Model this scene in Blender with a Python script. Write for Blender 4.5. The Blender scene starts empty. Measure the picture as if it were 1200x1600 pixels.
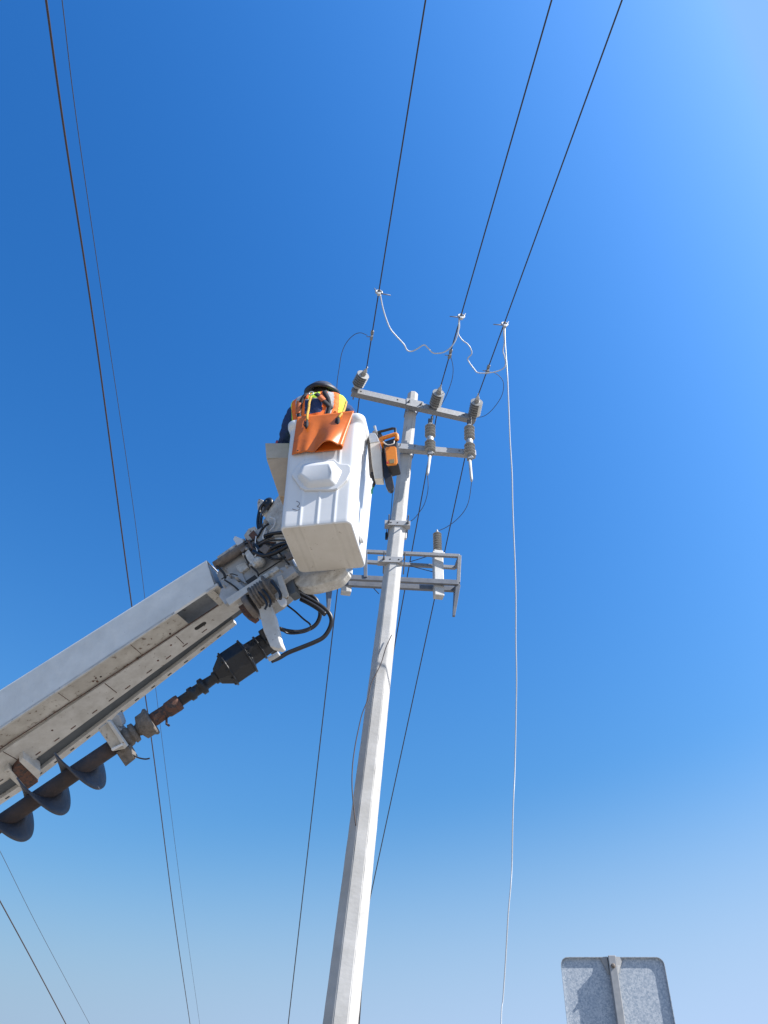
import bpy, bmesh, math, random
from mathutils import Vector as V, Matrix, noise
random.seed(7)
R = math.radians
sc = bpy.context.scene
col = sc.collection

# ------------------------------------------------------------------ camera
CAM = V((0, 0, 1.6)); PITCH = R(40); ROLL = R(2); FPX = 1200.0
fw = V((0, math.cos(PITCH), math.sin(PITCH)))
up0 = V((0, -math.sin(PITCH), math.cos(PITCH))); rt0 = V((1, 0, 0))
up = up0*math.cos(ROLL) - rt0*math.sin(ROLL)
rt = rt0*math.cos(ROLL) + up0*math.sin(ROLL)
cd = bpy.data.cameras.new('camera'); cam = bpy.data.objects.new('camera', cd); col.objects.link(cam)
m = Matrix((rt, up, -fw)).transposed().to_4x4(); m.translation = CAM
cam.matrix_world = m
cd.sensor_fit = 'VERTICAL'; cd.sensor_height = 36; cd.sensor_width = 27; cd.lens = 27.0
cd.clip_start = 0.05; cd.clip_end = 6000
sc.camera = cam

# ------------------------------------------------------------------ light
SUN = V((0.70, -0.33, 0.65)).normalized()
el = math.asin(SUN.z); az = math.atan2(SUN.x, SUN.y)
w = bpy.data.worlds.new('World'); sc.world = w; w.use_nodes = True
nt = w.node_tree; bg = nt.nodes['Background']
sky = nt.nodes.new('ShaderNodeTexSky'); sky.sky_type = 'NISHITA'; sky.sun_disc = False
sky.sun_elevation = el; sky.sun_rotation = az
sky.altitude = 0; sky.air_density = 1.6; sky.dust_density = 4.0; sky.ozone_density = 1.0
# the camera's tone response to the sky colour: a gain and a power for each channel, highlights capped
EXPO = 0.75; STR = 0.12
def wm(op, a, b=None, c=None):
    q = nt.nodes.new('ShaderNodeMath'); q.operation = op
    for i_, v_ in enumerate((a, b, c)):
        if v_ is None: continue
        if isinstance(v_, (int, float)): q.inputs[i_].default_value = v_
        else: nt.links.new(v_, q.inputs[i_])
    return q.outputs[0]
tcw = nt.nodes.new('ShaderNodeTexCoord'); sx = nt.nodes.new('ShaderNodeSeparateXYZ'); nt.links.new(tcw.outputs['Generated'], sx.inputs[0])
side = wm('MULTIPLY_ADD', sx.outputs[0], .26, 1.02)                       # brighter towards the sun's side
elev = wm('MULTIPLY_ADD', sx.outputs[2], .47, .68)                       # deeper low down, before the pale air sets in
mul = wm('MULTIPLY', wm('MULTIPLY', side, elev), 1.04)
sp_ = nt.nodes.new('ShaderNodeSeparateColor'); cb = nt.nodes.new('ShaderNodeCombineColor'); nt.links.new(sky.outputs[0], sp_.inputs[0])
for ch, (gm, gain) in enumerate(((2.45, .021), (1.58, .076), (1.31, .159))):
    pw = nt.nodes.new('ShaderNodeMath'); pw.operation = 'POWER'; pw.inputs[1].default_value = gm
    ml = nt.nodes.new('ShaderNodeMath'); ml.operation = 'MULTIPLY'; ml.inputs[1].default_value = gain/(STR*2**EXPO)
    mn = nt.nodes.new('ShaderNodeMath'); mn.operation = 'MINIMUM'; mn.inputs[1].default_value = (.27, .54, 1.02)[ch]/(STR*2**EXPO)
    nt.links.new(sp_.outputs[ch], pw.inputs[0]); nt.links.new(pw.outputs[0], ml.inputs[0]); nt.links.new(wm('MULTIPLY', ml.outputs[0], mul), mn.inputs[0]); nt.links.new(mn.outputs[0], cb.inputs[ch])
# pale air towards the horizon
hz = nt.nodes.new('ShaderNodeMapRange'); hz.interpolation_type = 'SMOOTHSTEP'
for i_, v_ in ((1, .34), (2, -.02), (3, 0), (4, .95)): hz.inputs[i_].default_value = v_
nt.links.new(wm('MULTIPLY_ADD', sx.outputs[0], -.16, sx.outputs[2]), hz.inputs[0])
mxw = nt.nodes.new('ShaderNodeMix'); mxw.data_type = 'RGBA'; nt.links.new(hz.outputs[0], mxw.inputs[0]); nt.links.new(cb.outputs[0], mxw.inputs[6])
mxw.inputs[7].default_value = (*[c/(STR*2**EXPO) for c in (.51, .70, 1.03)], 1)
nt.links.new(mxw.outputs[2], bg.inputs[0]); bg.inputs[1].default_value = STR
sd = bpy.data.lights.new('sun', 'SUN'); sd.energy = 5.0; sd.angle = R(0.5); sd.color = (1.0, 0.965, 0.92)
so = bpy.data.objects.new('sun', sd); col.objects.link(so)
so.rotation_euler = (-SUN).to_track_quat('-Z', 'Y').to_euler(); so.location = (20, -5, 30)
sc.view_settings.view_transform = 'Standard'; sc.view_settings.look = 'None'
sc.view_settings.gamma = 1; sc.view_settings.use_curve_mapping = False
sc.view_settings.exposure = EXPO

# ------------------------------------------------------------------ geometry helpers
def ray(x, y): return fw + rt*((x-600)/FPX) - up*((y-800)/FPX)
def at(x, y, d): return CAM + ray(x, y)*d                       # point at a depth
def atz(x, y, h):                                              # point at a height
    q = ray(x, y); return CAM + q*((h-CAM.z)/q.z)
def onpl(x, y, o, n):                                          # point on a plane
    q = ray(x, y); return CAM + q*((o-CAM).dot(n)/q.dot(n))
def online(x, y, p, d):                                        # point of a 3D line nearest to a sight line
    q = ray(x, y); w0 = CAM-p; a = q.dot(q); b = q.dot(d); c = d.dot(d); dd = q.dot(w0); e = d.dot(w0)
    s = (a*e-b*dd)/(a*c-b*b); return p+d*s

def catmull(pts, n=8):
    pts = [V(p) for p in pts]
    if len(pts) < 3: return pts
    P = [pts[0]*2-pts[1]] + pts + [pts[-1]*2-pts[-2]]; out = []
    for i in range(1, len(P)-2):
        for k in range(n):
            t = k/n; a, b, c, d = P[i-1], P[i], P[i+1], P[i+2]
            out.append(0.5*((2*b)+(-a+c)*t+(2*a-5*b+4*c-d)*t*t+(-a+3*b-3*c+d)*t**3))
    out.append(pts[-1]); return out

class MB:
    def __init__(s): s.bm = bmesh.new(); s.mi = 0
    def face(s, vs, smooth=False):
        try:
            f = s.bm.faces.new(vs); f.material_index = s.mi; f.smooth = smooth; return f
        except ValueError: return None
    def hexa(s, p):      # p: 8 points, bottom ring 0-3 then top ring 4-7
        v = [s.bm.verts.new(q) for q in p]
        for f in ((3,2,1,0),(4,5,6,7),(0,1,5,4),(1,2,6,5),(2,3,7,6),(3,0,4,7)): s.face([v[i] for i in f])
    def box(s, c, x, y, z, hx, hy, hz):   # centre, three axes, half sizes
        c = V(c); x = V(x).normalized()*hx; y = V(y).normalized()*hy; z = V(z).normalized()*hz
        s.hexa([c-x-y-z, c+x-y-z, c+x+y-z, c-x+y-z, c-x-y+z, c+x-y+z, c+x+y+z, c-x+y+z])
    def bar(s, a, b, wd, ht, ref=V((0,0,1))):   # rectangular bar from a to b
        a = V(a); b = V(b); d = (b-a); x = d.cross(V(ref)).normalized(); z = x.cross(d).normalized()
        s.box((a+b)/2, d, x, z, d.length/2, wd/2, ht/2)
    def tube(s, pts, r, n=10, cap=True, smooth=True):
        pts = [V(p) for p in pts]; k = len(pts)
        rr = r if isinstance(r, (list, tuple)) else [r]*k
        d = (pts[1]-pts[0]).normalized(); u = d.orthogonal().normalized(); rings = []
        for i, p in enumerate(pts):
            t = ((pts[min(i+1, k-1)]-pts[max(i-1, 0)])).normalized()
            u = (u - t*u.dot(t)).normalized(); v = t.cross(u)
            rings.append([s.bm.verts.new(p+(u*math.cos(2*math.pi*j/n)+v*math.sin(2*math.pi*j/n))*rr[i]) for j in range(n)])
        for i in range(k-1):
            for j in range(n):
                s.face([rings[i][j], rings[i][(j+1)%n], rings[i+1][(j+1)%n], rings[i+1][j]], smooth)
        if cap: s.face(rings[0][::-1]); s.face(rings[-1])
        return rings
    def lathe(s, a, b, prof, n=24, smooth=True):  # prof: (t along a->b in metres, radius)
        a = V(a); d = (V(b)-a).normalized()
        u = d.orthogonal().normalized(); v = d.cross(u); rings = []
        for (t, r) in prof:
            rings.append([s.bm.verts.new(a+d*t+(u*math.cos(2*math.pi*j/n)+v*math.sin(2*math.pi*j/n))*max(r, 1e-4)) for j in range(n)])
        for i in range(len(prof)-1):
            for j in range(n):
                s.face([rings[i][j], rings[i][(j+1)%n], rings[i+1][(j+1)%n], rings[i+1][j]], smooth)
        s.face(rings[0][::-1]); s.face(rings[-1])
    def prism(s, pts, off, smooth=False):        # planar outline extruded by a vector
        a = [s.bm.verts.new(V(p)) for p in pts]; b = [s.bm.verts.new(V(p)+V(off)) for p in pts]
        s.face(a[::-1]); s.face(b); n = len(a)
        for i in range(n): s.face([a[i], a[(i+1)%n], b[(i+1)%n], b[i]], smooth)
    def grid(s, rows, smooth=True, matf=None, close=False):
        g = [[s.bm.verts.new(p) for p in r] for r in rows]; n = len(g[0])
        for i in range(len(g)-1):
            for j in range(n if close else n-1):
                f = s.face([g[i][j], g[i][(j+1)%n], g[i+1][(j+1)%n], g[i+1][j]], smooth)
                if f and matf: f.material_index = matf(i, j)
        return g
    def build_each(s, name, mat, parent=None, **kw):      # every loose piece becomes an object of its own
        seen = set(); first = None
        for v0 in list(s.bm.verts):
            if v0 in seen: continue
            st = [v0]; isl = []; seen.add(v0)
            while st:
                q = st.pop(); isl.append(q)
                for e in q.link_edges:
                    w_ = e.other_vert(q)
                    if w_ not in seen: seen.add(w_); st.append(w_)
            n = MB(); mp = {q: n.bm.verts.new(q.co) for q in isl}; fs = {f for q in isl for f in q.link_faces}
            for f in fs:
                nf = n.bm.faces.new([mp[q] for q in f.verts]); nf.smooth = f.smooth; nf.material_index = f.material_index
            o = n.build(name, mat, parent, **kw); first = first or o
        s.bm.free(); return first
    def build(s, name, mat, parent=None, bevel=0, solid=0, sub=0):
        bmesh.ops.recalc_face_normals(s.bm, faces=s.bm.faces)
        me = bpy.data.meshes.new(name); s.bm.to_mesh(me); s.bm.free()
        for mm in (mat if isinstance(mat, (list, tuple)) else [mat]): me.materials.append(mm)
        o = bpy.data.objects.new(name, me); col.objects.link(o)
        if parent: o.parent = parent; o.matrix_parent_inverse = parent_world(parent).inverted()
        if solid:
            q = o.modifiers.new('solid', 'SOLIDIFY'); q.thickness = solid; q.offset = 0
        if sub:
            q = o.modifiers.new('sub', 'SUBSURF'); q.levels = sub; q.render_levels = sub
        if bevel:
            q = o.modifiers.new('bevel', 'BEVEL'); q.width = bevel; q.segments = 2; q.limit_method = 'ANGLE'; q.angle_limit = R(40)
        return o
def parent_world(p):
    mm = Matrix.Translation(p.location) if p.type == 'EMPTY' else p.matrix_parent_inverse.copy()
    if p.parent and p.type != 'EMPTY': mm = parent_world(p.parent) @ mm
    return mm
def empty(name, loc, label, cat, group=None):
    o = bpy.data.objects.new(name, None); col.objects.link(o); o.location = V(loc); o.empty_display_size = .1
    return tag(o, label, cat, group)
def tag(o, label, cat, group=None):
    o['label'] = label; o['category'] = cat
    if group: o['group'] = group
    return o

# ------------------------------------------------------------------ materials
def mat(name, c, rough=.6, metal=0, c2=None, scale=6, dist=.5, bump=0, bscale=40, spots=None, sscale=12, sth=.62, spec=None, coat=0, stretch=None):
    mt = bpy.data.materials.new(name); mt.use_nodes = True; n = mt.node_tree; L = n.links
    b = n.nodes['Principled BSDF']; b.inputs['Roughness'].default_value = rough; b.inputs['Metallic'].default_value = metal
    if coat: b.inputs['Coat Weight'].default_value = coat; b.inputs['Coat Roughness'].default_value = .2
    if spec is not None: b.inputs['Specular IOR Level'].default_value = spec
    b.inputs['Base Color'].default_value = (*c, 1)
    tc = n.nodes.new('ShaderNodeTexCoord'); src = tc.outputs['Object']
    if stretch:
        mp = n.nodes.new('ShaderNodeMapping'); mp.inputs['Scale'].default_value = stretch
        L.new(src, mp.inputs[0]); src = mp.outputs[0]
    out = None
    if c2:
        nz = n.nodes.new('ShaderNodeTexNoise'); nz.inputs['Scale'].default_value = scale; nz.inputs['Detail'].default_value = 8; nz.inputs['Roughness'].default_value = .62
        L.new(src, nz.inputs['Vector'])
        rp = n.nodes.new('ShaderNodeValToRGB'); rp.color_ramp.elements[0].position = .5-dist/2.6; rp.color_ramp.elements[1].position = .5+dist/2.6
        rp.color_ramp.elements[0].color = (*c, 1); rp.color_ramp.elements[1].color = (*c2, 1)
        L.new(nz.outputs[0], rp.inputs[0]); out = rp.outputs[0]
        mr = n.nodes.new('ShaderNodeMapRange'); mr.inputs[3].default_value = max(.05, rough-.1); mr.inputs[4].default_value = min(1, rough+.12)
        L.new(nz.outputs[0], mr.inputs[0]); L.new(mr.outputs[0], b.inputs['Roughness'])
    if spots:
        n2 = n.nodes.new('ShaderNodeTexNoise'); n2.inputs['Scale'].default_value = sscale; n2.inputs['Detail'].default_value = 10; n2.inputs['Roughness'].default_value = .7
        L.new(src, n2.inputs['Vector'])
        r2 = n.nodes.new('ShaderNodeValToRGB'); r2.color_ramp.elements[0].position = sth; r2.color_ramp.elements[1].position = sth+.05
        L.new(n2.outputs[0], r2.inputs[0])
        mx = n.nodes.new('ShaderNodeMix'); mx.data_type = 'RGBA'
        L.new(r2.outputs[0], mx.inputs[0])
        if out: L.new(out, mx.inputs[6])
        else: mx.inputs[6].default_value = (*c, 1)
        mx.inputs[7].default_value = (*spots, 1); out = mx.outputs[2]
    if out: L.new(out, b.inputs['Base Color'])
    if bump:
        n3 = n.nodes.new('ShaderNodeTexNoise'); n3.inputs['Scale'].default_value = bscale; n3.inputs['Detail'].default_value = 6
        L.new(src, n3.inputs['Vector']); bp = n.nodes.new('ShaderNodeBump'); bp.inputs['Strength'].default_value = bump; bp.inputs['Distance'].default_value = .01
        L.new(n3.outputs[0], bp.inputs['Height']); L.new(bp.outputs[0], b.inputs['Normal'])
    return mt

def spangle(name, c, c2, scale=60, metal=.35, rough=.5):
    mt = bpy.data.materials.new(name); mt.use_nodes = True; n = mt.node_tree; L = n.links
    b = n.nodes['Principled BSDF']; b.inputs['Metallic'].default_value = metal; b.inputs['Roughness'].default_value = rough
    tc = n.nodes.new('ShaderNodeTexCoord')
    dn = n.nodes.new('ShaderNodeTexNoise'); dn.inputs['Scale'].default_value = scale*.8; dn.inputs['Detail'].default_value = 3
    L.new(tc.outputs['Object'], dn.inputs['Vector'])
    vo = n.nodes.new('ShaderNodeTexVoronoi'); vo.inputs['Scale'].default_value = scale
    av = n.nodes.new('ShaderNodeVectorMath'); av.operation = 'MULTIPLY_ADD'; av.inputs[1].default_value = (.03, .03, .03)
    L.new(dn.outputs['Color'], av.inputs[0]); L.new(tc.outputs['Object'], av.inputs[2]); L.new(av.outputs[0], vo.inputs['Vector'])
    bw = n.nodes.new('ShaderNodeRGBToBW'); L.new(vo.outputs['Color'], bw.inputs[0])
    rp = n.nodes.new('ShaderNodeValToRGB'); rp.color_ramp.elements[0].color = (*c, 1); rp.color_ramp.elements[1].color = (*c2, 1)
    rp.color_ramp.elements[0].position = .25; rp.color_ramp.elements[1].position = .75
    L.new(bw.outputs[0], rp.inputs[0]); L.new(rp.outputs[0], b.inputs['Base Color'])
    return mt

M = {}
M['boom_white'] = mat('boom_white', (.76, .745, .70), .5, c2=(.63, .615, .575), scale=4, spots=(.30, .27, .23), sscale=30, sth=.655, bump=.15, bscale=8)
M['boom_dirty'] = mat('boom_dirty', (.62, .59, .53), .6, c2=(.40, .365, .31), scale=5, spots=(.15, .10, .065), sscale=20, sth=.58, bump=.3, bscale=30)
M['boom_flange'] = mat('boom_flange', (.66, .64, .60), .55, c2=(.48, .455, .41), scale=7, spots=(.17, .12, .08), sscale=22, sth=.625, bump=.2)
M['boom_gray'] = mat('boom_gray', (.46, .46, .46), .5, c2=(.32, .32, .31), scale=8, spots=(.12, .10, .09), sscale=20, sth=.62, bump=.2)
M['head_white'] = mat('head_white', (.66, .64, .59), .5, c2=(.42, .39, .34), scale=16, spots=(.20, .15, .12), sscale=60, sth=.60, bump=.3)
M['grime'] = mat('grime', (.11, .095, .085), .7, c2=(.22, .18, .15), scale=25, bump=.5)
M['tube_dark'] = mat('tube_dark', (.10, .115, .13), .5, c2=(.07, .08, .09), scale=6)
M['slot'] = mat('slot', (.03, .028, .026), .8)
M['rust'] = mat('rust', (.10, .05, .035), .85, c2=(.16, .075, .05), scale=20, spots=(.05, .04, .04), sscale=30, sth=.5, bump=.6)
M['auger'] = mat('auger', (.035, .03, .032), .7, c2=(.075, .05, .042), scale=14, spots=(.12, .06, .04), sscale=30, sth=.66, bump=.5, bscale=60, stretch=(1, 1, 1))
M['blade'] = mat('blade', (.036, .038, .048), .5, c2=(.075, .068, .07), scale=18, spots=(.13, .08, .06), sscale=24, sth=.67, bump=.5, bscale=90)
M['black_paint'] = mat('black_paint', (.008, .009, .012), .42, c2=(.016, .017, .02), scale=12, bump=.3)
M['rubber'] = mat('rubber', (.010, .011, .015), .38, c2=(.018, .018, .022), scale=20)
M['rope_roll'] = mat('rope_roll', (.11, .095, .08), .9, c2=(.22, .19, .165), scale=30, bump=.7, bscale=80)
M['bucket'] = mat('bucket_fibreglass', (.74, .74, .735), .35, c2=(.69, .69, .685), scale=4, spots=(.52, .51, .49), sscale=45, sth=.685, bump=.08, bscale=10)
M['bucket_bottom'] = mat('bucket_bottom', (.66, .62, .56), .6, c2=(.56, .52, .45), scale=3, spots=(.30, .25, .19), sscale=18, sth=.63)
M['toolbox'] = mat('toolbox', (.52, .45, .35), .6, c2=(.42, .36, .28), scale=8, bump=.2)
M['toolbox_warm_shade'] = mat('toolbox_warm_shade', (.60, .44, .28), .65, c2=(.48, .35, .23), scale=9, bump=.2)  # same box, with the warm shade on its lower part painted into the colour
M['concrete'] = mat('concrete', (.50, .49, .475), .85, c2=(.39, .38, .36), scale=2.6, spots=(.36, .35, .33), sscale=7, sth=.69, bump=.18, bscale=22, stretch=(1, 1, 1.6))
M['galv'] = mat('galvanised', (.27, .275, .285), .55, .2, c2=(.20, .205, .215), scale=30, bump=.15)
M['galv_light'] = mat('galvanised_light', (.38, .38, .38), .5, .15, c2=(.30, .30, .305), scale=20)
M['galv_blue'] = mat('rack_steel', (.13, .14, .165), .5, .2, c2=(.18, .19, .21), scale=10)
M['porcelain'] = mat('porcelain', (.31, .305, .29), .3, c2=(.26, .255, .245), scale=8, coat=.3)
M['cap'] = mat('metal_cap', (.55, .55, .54), .4, .3, c2=(.4, .4, .39), scale=25)
M['tank'] = mat('tank', (.55, .55, .54), .5, c2=(.42, .42, .41), scale=12)
M['wire'] = mat('wire', (.035, .033, .033), .6)
M['wire_thin'] = mat('wire_thin', (.06, .065, .08), .6)
M['wire_brown'] = mat('wire_brown', (.07, .05, .045), .6, c2=(.05, .035, .03), scale=60)
M['alu'] = mat('aluminium_cable', (.62, .65, .68), .45, .2, c2=(.42, .44, .47), scale=90)
M['orange'] = mat('orange_rubber', (.70, .165, .018), .42, c2=(.58, .13, .015), scale=6, spots=(.40, .10, .03), sscale=9, sth=.62, bump=.4, bscale=9)
M['saw_orange'] = mat('saw_orange', (.80, .26, .02), .4, c2=(.7, .2, .02), scale=30)
M['saw_black'] = mat('saw_black', (.02, .02, .025), .5, c2=(.035, .033, .035), scale=30, bump=.2)
M['saw_badge'] = mat('saw_badge', (.25, .19, .09), .5)
M['scab'] = mat('scabbard', (.66, .62, .55), .6, c2=(.56, .51, .44), scale=8, bump=.2)
M['red'] = mat('red_handle', (.55, .05, .03), .4)
M['navy'] = mat('navy_cloth', (.012, .03, .10), .85, c2=(.018, .042, .13), scale=14, bump=.8, bscale=22)
M['denim'] = mat('denim', (.02, .03, .06), .9, c2=(.03, .045, .08), scale=30, bump=.5)
M['v_orange'] = mat('vest_orange', (.95, .21, .02), .8, c2=(.8, .13, .02), scale=30, bump=.5, bscale=30)
M['v_lime'] = mat('vest_lime', (.62, .95, .06), .8, c2=(.5, .85, .05), scale=30, bump=.5, bscale=30)
M['v_silver'] = mat('vest_silver', (.50, .48, .47), .45, c2=(.36, .34, .34), scale=40, bump=.4)
M['strap'] = mat('black_webbing', (.012, .012, .018), .8, c2=(.03, .03, .035), scale=60)
M['webbing'] = mat('orange_webbing', (.65, .17, .05), .8, c2=(.3, .1, .05), scale=60)
M['yrope'] = mat('yellow_rope', (.70, .42, .04), .8, c2=(.25, .16, .05), scale=120, dist=.2, bump=.5)
M['skin'] = mat('skin', (.36, .19, .12), .55, c2=(.32, .16, .1), scale=20)
M['hair'] = mat('hair', (.012, .01, .009), .7, bump=.5, bscale=90)
M['hat_under'] = mat('hat_dark', (.012, .014, .03), .5, c2=(.02, .022, .04), scale=20)
M['hat_top'] = mat('hat_top', (.03, .033, .05), .5, c2=(.07, .07, .085), scale=20)
M['green'] = mat('green_cord', (.05, .35, .16), .7)
M['marker'] = mat('marker_ink', (.12, .12, .16), .7)
M['sign'] = spangle('sign_back', (.27, .32, .38), (.48, .51, .54), 130, .0, .5)
M['post'] = mat('sign_post', (.27, .275, .28), .5, .15, c2=(.34, .34, .34), scale=30)
M['ground'] = mat('ground_dirt', (.30, .265, .22), .95, c2=(.24, .21, .17), scale=.4, bump=.4, bscale=4)

# ------------------------------------------------------------------ ground
g = MB(); v = [g.bm.verts.new(p) for p in ((-2500,-2500,0),(2500,-2500,0),(2500,2500,0),(-2500,2500,0))]; g.face(v)
o = g.build('ground', M['ground']); o['kind'] = 'structure'

# ------------------------------------------------------------------ pole
PT = at(645, 618, 11.6); PB = at(532, 1600, 6.5); PD = (PT-PB)/(PT.z-PB.z)
def pole(h): return PB + PD*(h-PB.z)
def prad(h): return (.0775 + .0090*(PT.z-h))            # across the flats / 2
PX = V((1, 0, 0)); PY = V((0, 1, 0))
TOP = PT.z
up_empty = empty('utility_pole', pole(0), 'tall tapered octagonal concrete utility pole leaning right, carrying crossarms and wires', 'utility pole')
b = MB(); N = 150; rows = []
hs_ = [TOP*(i/N) for i in range(N+1)]
ang0 = R(22.5+1)
for h in hs_:
    c = pole(h); r = prad(h)/math.cos(R(22.5)); row = []
    for j in range(8):
        a0 = ang0+R(45)*j; a1 = a0+R(45)
        for k in range(4):
            t = (0, .06, .5, .94)[k]
            p = (V((math.cos(a0), math.sin(a0), 0))*(1-t)+V((math.cos(a1), math.sin(a1), 0))*t)*r
            q = c+p
            nn = noise.noise(q*9)*.0022
            if k == 0: nn -= .004 + max(0, noise.noise(V((j*7.3, 0, h*6)))*.016 - .003) - noise.noise(q*40)*.003
            row.append(q+p.normalized()*nn)
    rows.append(row)
gg = b.grid(rows, smooth=False, close=True)
# domed top
for (dz, k) in ((.02, .9), (.035, .7)):
    c = pole(TOP)+V((0, 0, dz)); row = [b.bm.verts.new(c+(v.co-pole(TOP))*k) for v in gg[-1]]
    for j in range(len(row)): b.face([gg[-1][j] if dz == .02 else prev[j], gg[-1][(j+1)%32] if dz == .02 else prev[(j+1)%32], row[(j+1)%32], row[j]])
    prev = row
b.face(prev)
b.build('shaft', M['concrete'], up_empty)

def ubolt(mb, c, along, h, r):          # U bolt round the pole, ends poke out of the plate towards the viewer
    along = V(along).normalized(); n = V((0, 0, 1)).cross(along); n = -n if n.y > 0 else n
    pts = [c+along*r+n*(r+.07)]
    for k in range(9):
        a = math.pi*k/8; pts.append(c+along*r*math.cos(a)-n*r*math.sin(a)*1.0)
    pts.append(c-along*r+n*(r+.07)); mb.tube(pts, .009, 8)
# upper crossarm
UZ = onpl(645, 633, V((0, pole(TOP).y-.165, 0)), PY).z
uc = pole(UZ)
ul = atz(549, 612, UZ); ur = atz(742, 656, UZ); UD = (ur-ul).normalized(); UN = V((UD.y, -UD.x, 0))
off = UN*(prad(UZ)+.055)
ul = ul+off*0.0; ur = ur+off*0.0
ucl = (ul+ur)/2
def channel(mb, a, b_, wd, ht, t=.008):     # C section opening away from the viewer side
    d = (b_-a).normalized(); n = V((d.y, -d.x, 0)); z = V((0, 0, 1))
    L2 = (b_-a).length/2; c = (a+b_)/2
    mb.box(c+n*(wd/2-t/2), d, n, z, L2, t/2, ht/2)
    mb.box(c+z*(ht/2-t/2)-n*t/2, d, n, z, L2, wd/2-t/2, t/2)
    mb.box(c-z*(ht/2-t/2)-n*t/2, d, n, z, L2, wd/2-t/2, t/2)
b = MB(); channel(b, ul, ur, .09, .11)
ca = b.build('crossarm', M['galv'], up_empty, bevel=.004); ca['label'] = 'longer grey steel crossarm at the pole top'
b = MB(); pf = UN*(.047)
cpos = uc-UN*UN.dot(uc-ucl)
b.box(cpos+pf+UN*.004, UD, UN, V((0,0,1)), .13, .004, .075)
b.build('clamp_plate', M['galv'], ca, bevel=.002)
b = MB(); rr = prad(UZ)+.01
for s in (-1, 1):
    b.tube([cpos+UD*s*(rr+.0)+UN*.10, cpos+UD*s*rr-UN*.10, cpos+UD*s*rr*.8-UN*.25, cpos-UN*.30], .009, 8)
    b.lathe(cpos+UD*s*rr+UN*.052, cpos+UD*s*rr+UN*.1, [(0, .018), (.018, .018)], 6)
b.build_each('u_bolt', M['galv_blue'], ca)
b = MB()
for f in (.07, .36, .36, .62, .9):
    p = ul.lerp(ur, f)+UN*.045; b.lathe(p, p+UN, [(0, .012), (.004, .012)], 8)
b.build_each('bolt_hole', M['slot'], ca)
# lower crossarm
LZ = onpl(633, 701, V((0, pole(9.2).y-.155, 0)), PY).z
ll = atz(596, 698, LZ); lr = atz(743, 710, LZ); LD = (lr-ll).normalized(); LN = V((LD.y, -LD.x, 0))
b = MB(); channel(b, ll, lr, .08, .10)
cb = b.build('crossarm', M['galv_light'], up_empty, bevel=.004); cb['label'] = 'shorter pale steel crossarm below the top one'
lcp = pole(LZ); lcp = lcp-LN*LN.dot(lcp-ll)
b = MB(); rr = prad(LZ)+.012
b.box(lcp+LN*.045, LD, LN, V((0,0,1)), .14, .004, .05); b.build('clamp_plate', M['galv_light'], cb, bevel=.002)
b = MB()
for s in (-1, 1):
    b.tube([lcp+LD*s*rr+LN*.09, lcp+LD*s*rr-LN*.12, lcp+LD*s*rr*.8-LN*.26, lcp-LN*.30], .008, 8)
b.build_each('u_bolt', M['galv_blue'], cb)
b = MB()
for f in (.3, .82):
    p = ll.lerp(lr, f)+LN*.041; b.lathe(p, p+LN, [(0, .01), (.003, .01)], 8)
b.build_each('bolt_hole', M['slot'], cb)
# two clamp brackets lower down
def bracket(y, xl, xr, wdt, lab):
    # height of the pole where it crosses image row y
    h = 9
    for _ in range(30):
        p = pole(h); q = p-CAM; yy = 800-FPX*q.dot(up)/q.dot(fw); h += (yy-y)*.008
    c = pole(h); fy = c.y-prad(h)-.012
    a = onpl(xl, y, V((0, fy, 0)), V((0, 1, 0))); e = onpl(xr, y, V((0, fy, 0)), V((0, 1, 0)))
    a.z = e.z = (a.z+e.z)/2
    mb = MB(); t = .008
    mb.box((a+e)/2, PX, PY, V((0,0,1)), (e-a).length/2, t/2, wdt/2)
    mb.box((a+e)/2+V((0, .045, -wdt/2+t/2)), PX, PY, V((0,0,1)), (e-a).length/2, .041, t/2)
    mb.box((a+e)/2+V((0, .045, wdt/2-t/2)), PX, PY, V((0,0,1)), (e-a).length/2, .041, t/2)
    o = mb.build('clamp_bracket', M['galv_light'], up_empty, bevel=.002); o['label'] = lab
    c2 = V((c.x, fy, (a.z))); mb = MB(); r = prad(h)+.022
    for s in (-1, 1):
        mb.tube([c2+PX*s*r-PY*.16, c2+PX*s*r-PY*.02, c2+PX*s*r+PY*.30], .009, 8)
        mb.lathe(c2+PX*s*r-PY*.005, c2+PX*s*r-PY*.1, [(0, .017), (.02, .017)], 6)
        mb.build('threaded_rod', M['galv_blue'], o); mb = MB()
    for f in (.25, .5, .85):
        p = a.lerp(e, f)-PY*(t/2); mb.lathe(p, p-PY, [(0, .010), (.003, .010)], 8)
    mb.build_each('bolt_hole', M['slot'], o)
    return c2, h
BK1 = bracket(817, 601, 641, .075, 'upper clamp bracket')
BK2 = bracket(874, 590, 629, .085, 'lower clamp bracket')
# small hanging fittings under upper bracket
for (x, y, mt_, nm, lb, dz) in ((604, 838, 'black_paint', 'terminal_block', 'small dark terminal block hanging left of pole under the upper clamp bracket', .04), (633, 838, 'cap', 'terminal_block', 'small pale terminal block hanging right of pole under the upper clamp bracket', .05)):
    p = at(x, y, 9.95); mb = MB()
    mb.box(p, PX, PY, V((0,0,1)), .018, .02, .045); mb.box(p+V((0,0,.055)), PX, PY, V((0,0,1)), .011, .012, .012)
    e_ = tag(mb.build(nm, M[mt_], bevel=.004), lb, 'terminal block')
    mb = MB(); mb.tube([p+V((0,0,.05)), p+V((0,0,.22))], .006, 6); mb.build('hanger_rod', M['galv_blue'], e_)

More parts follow.
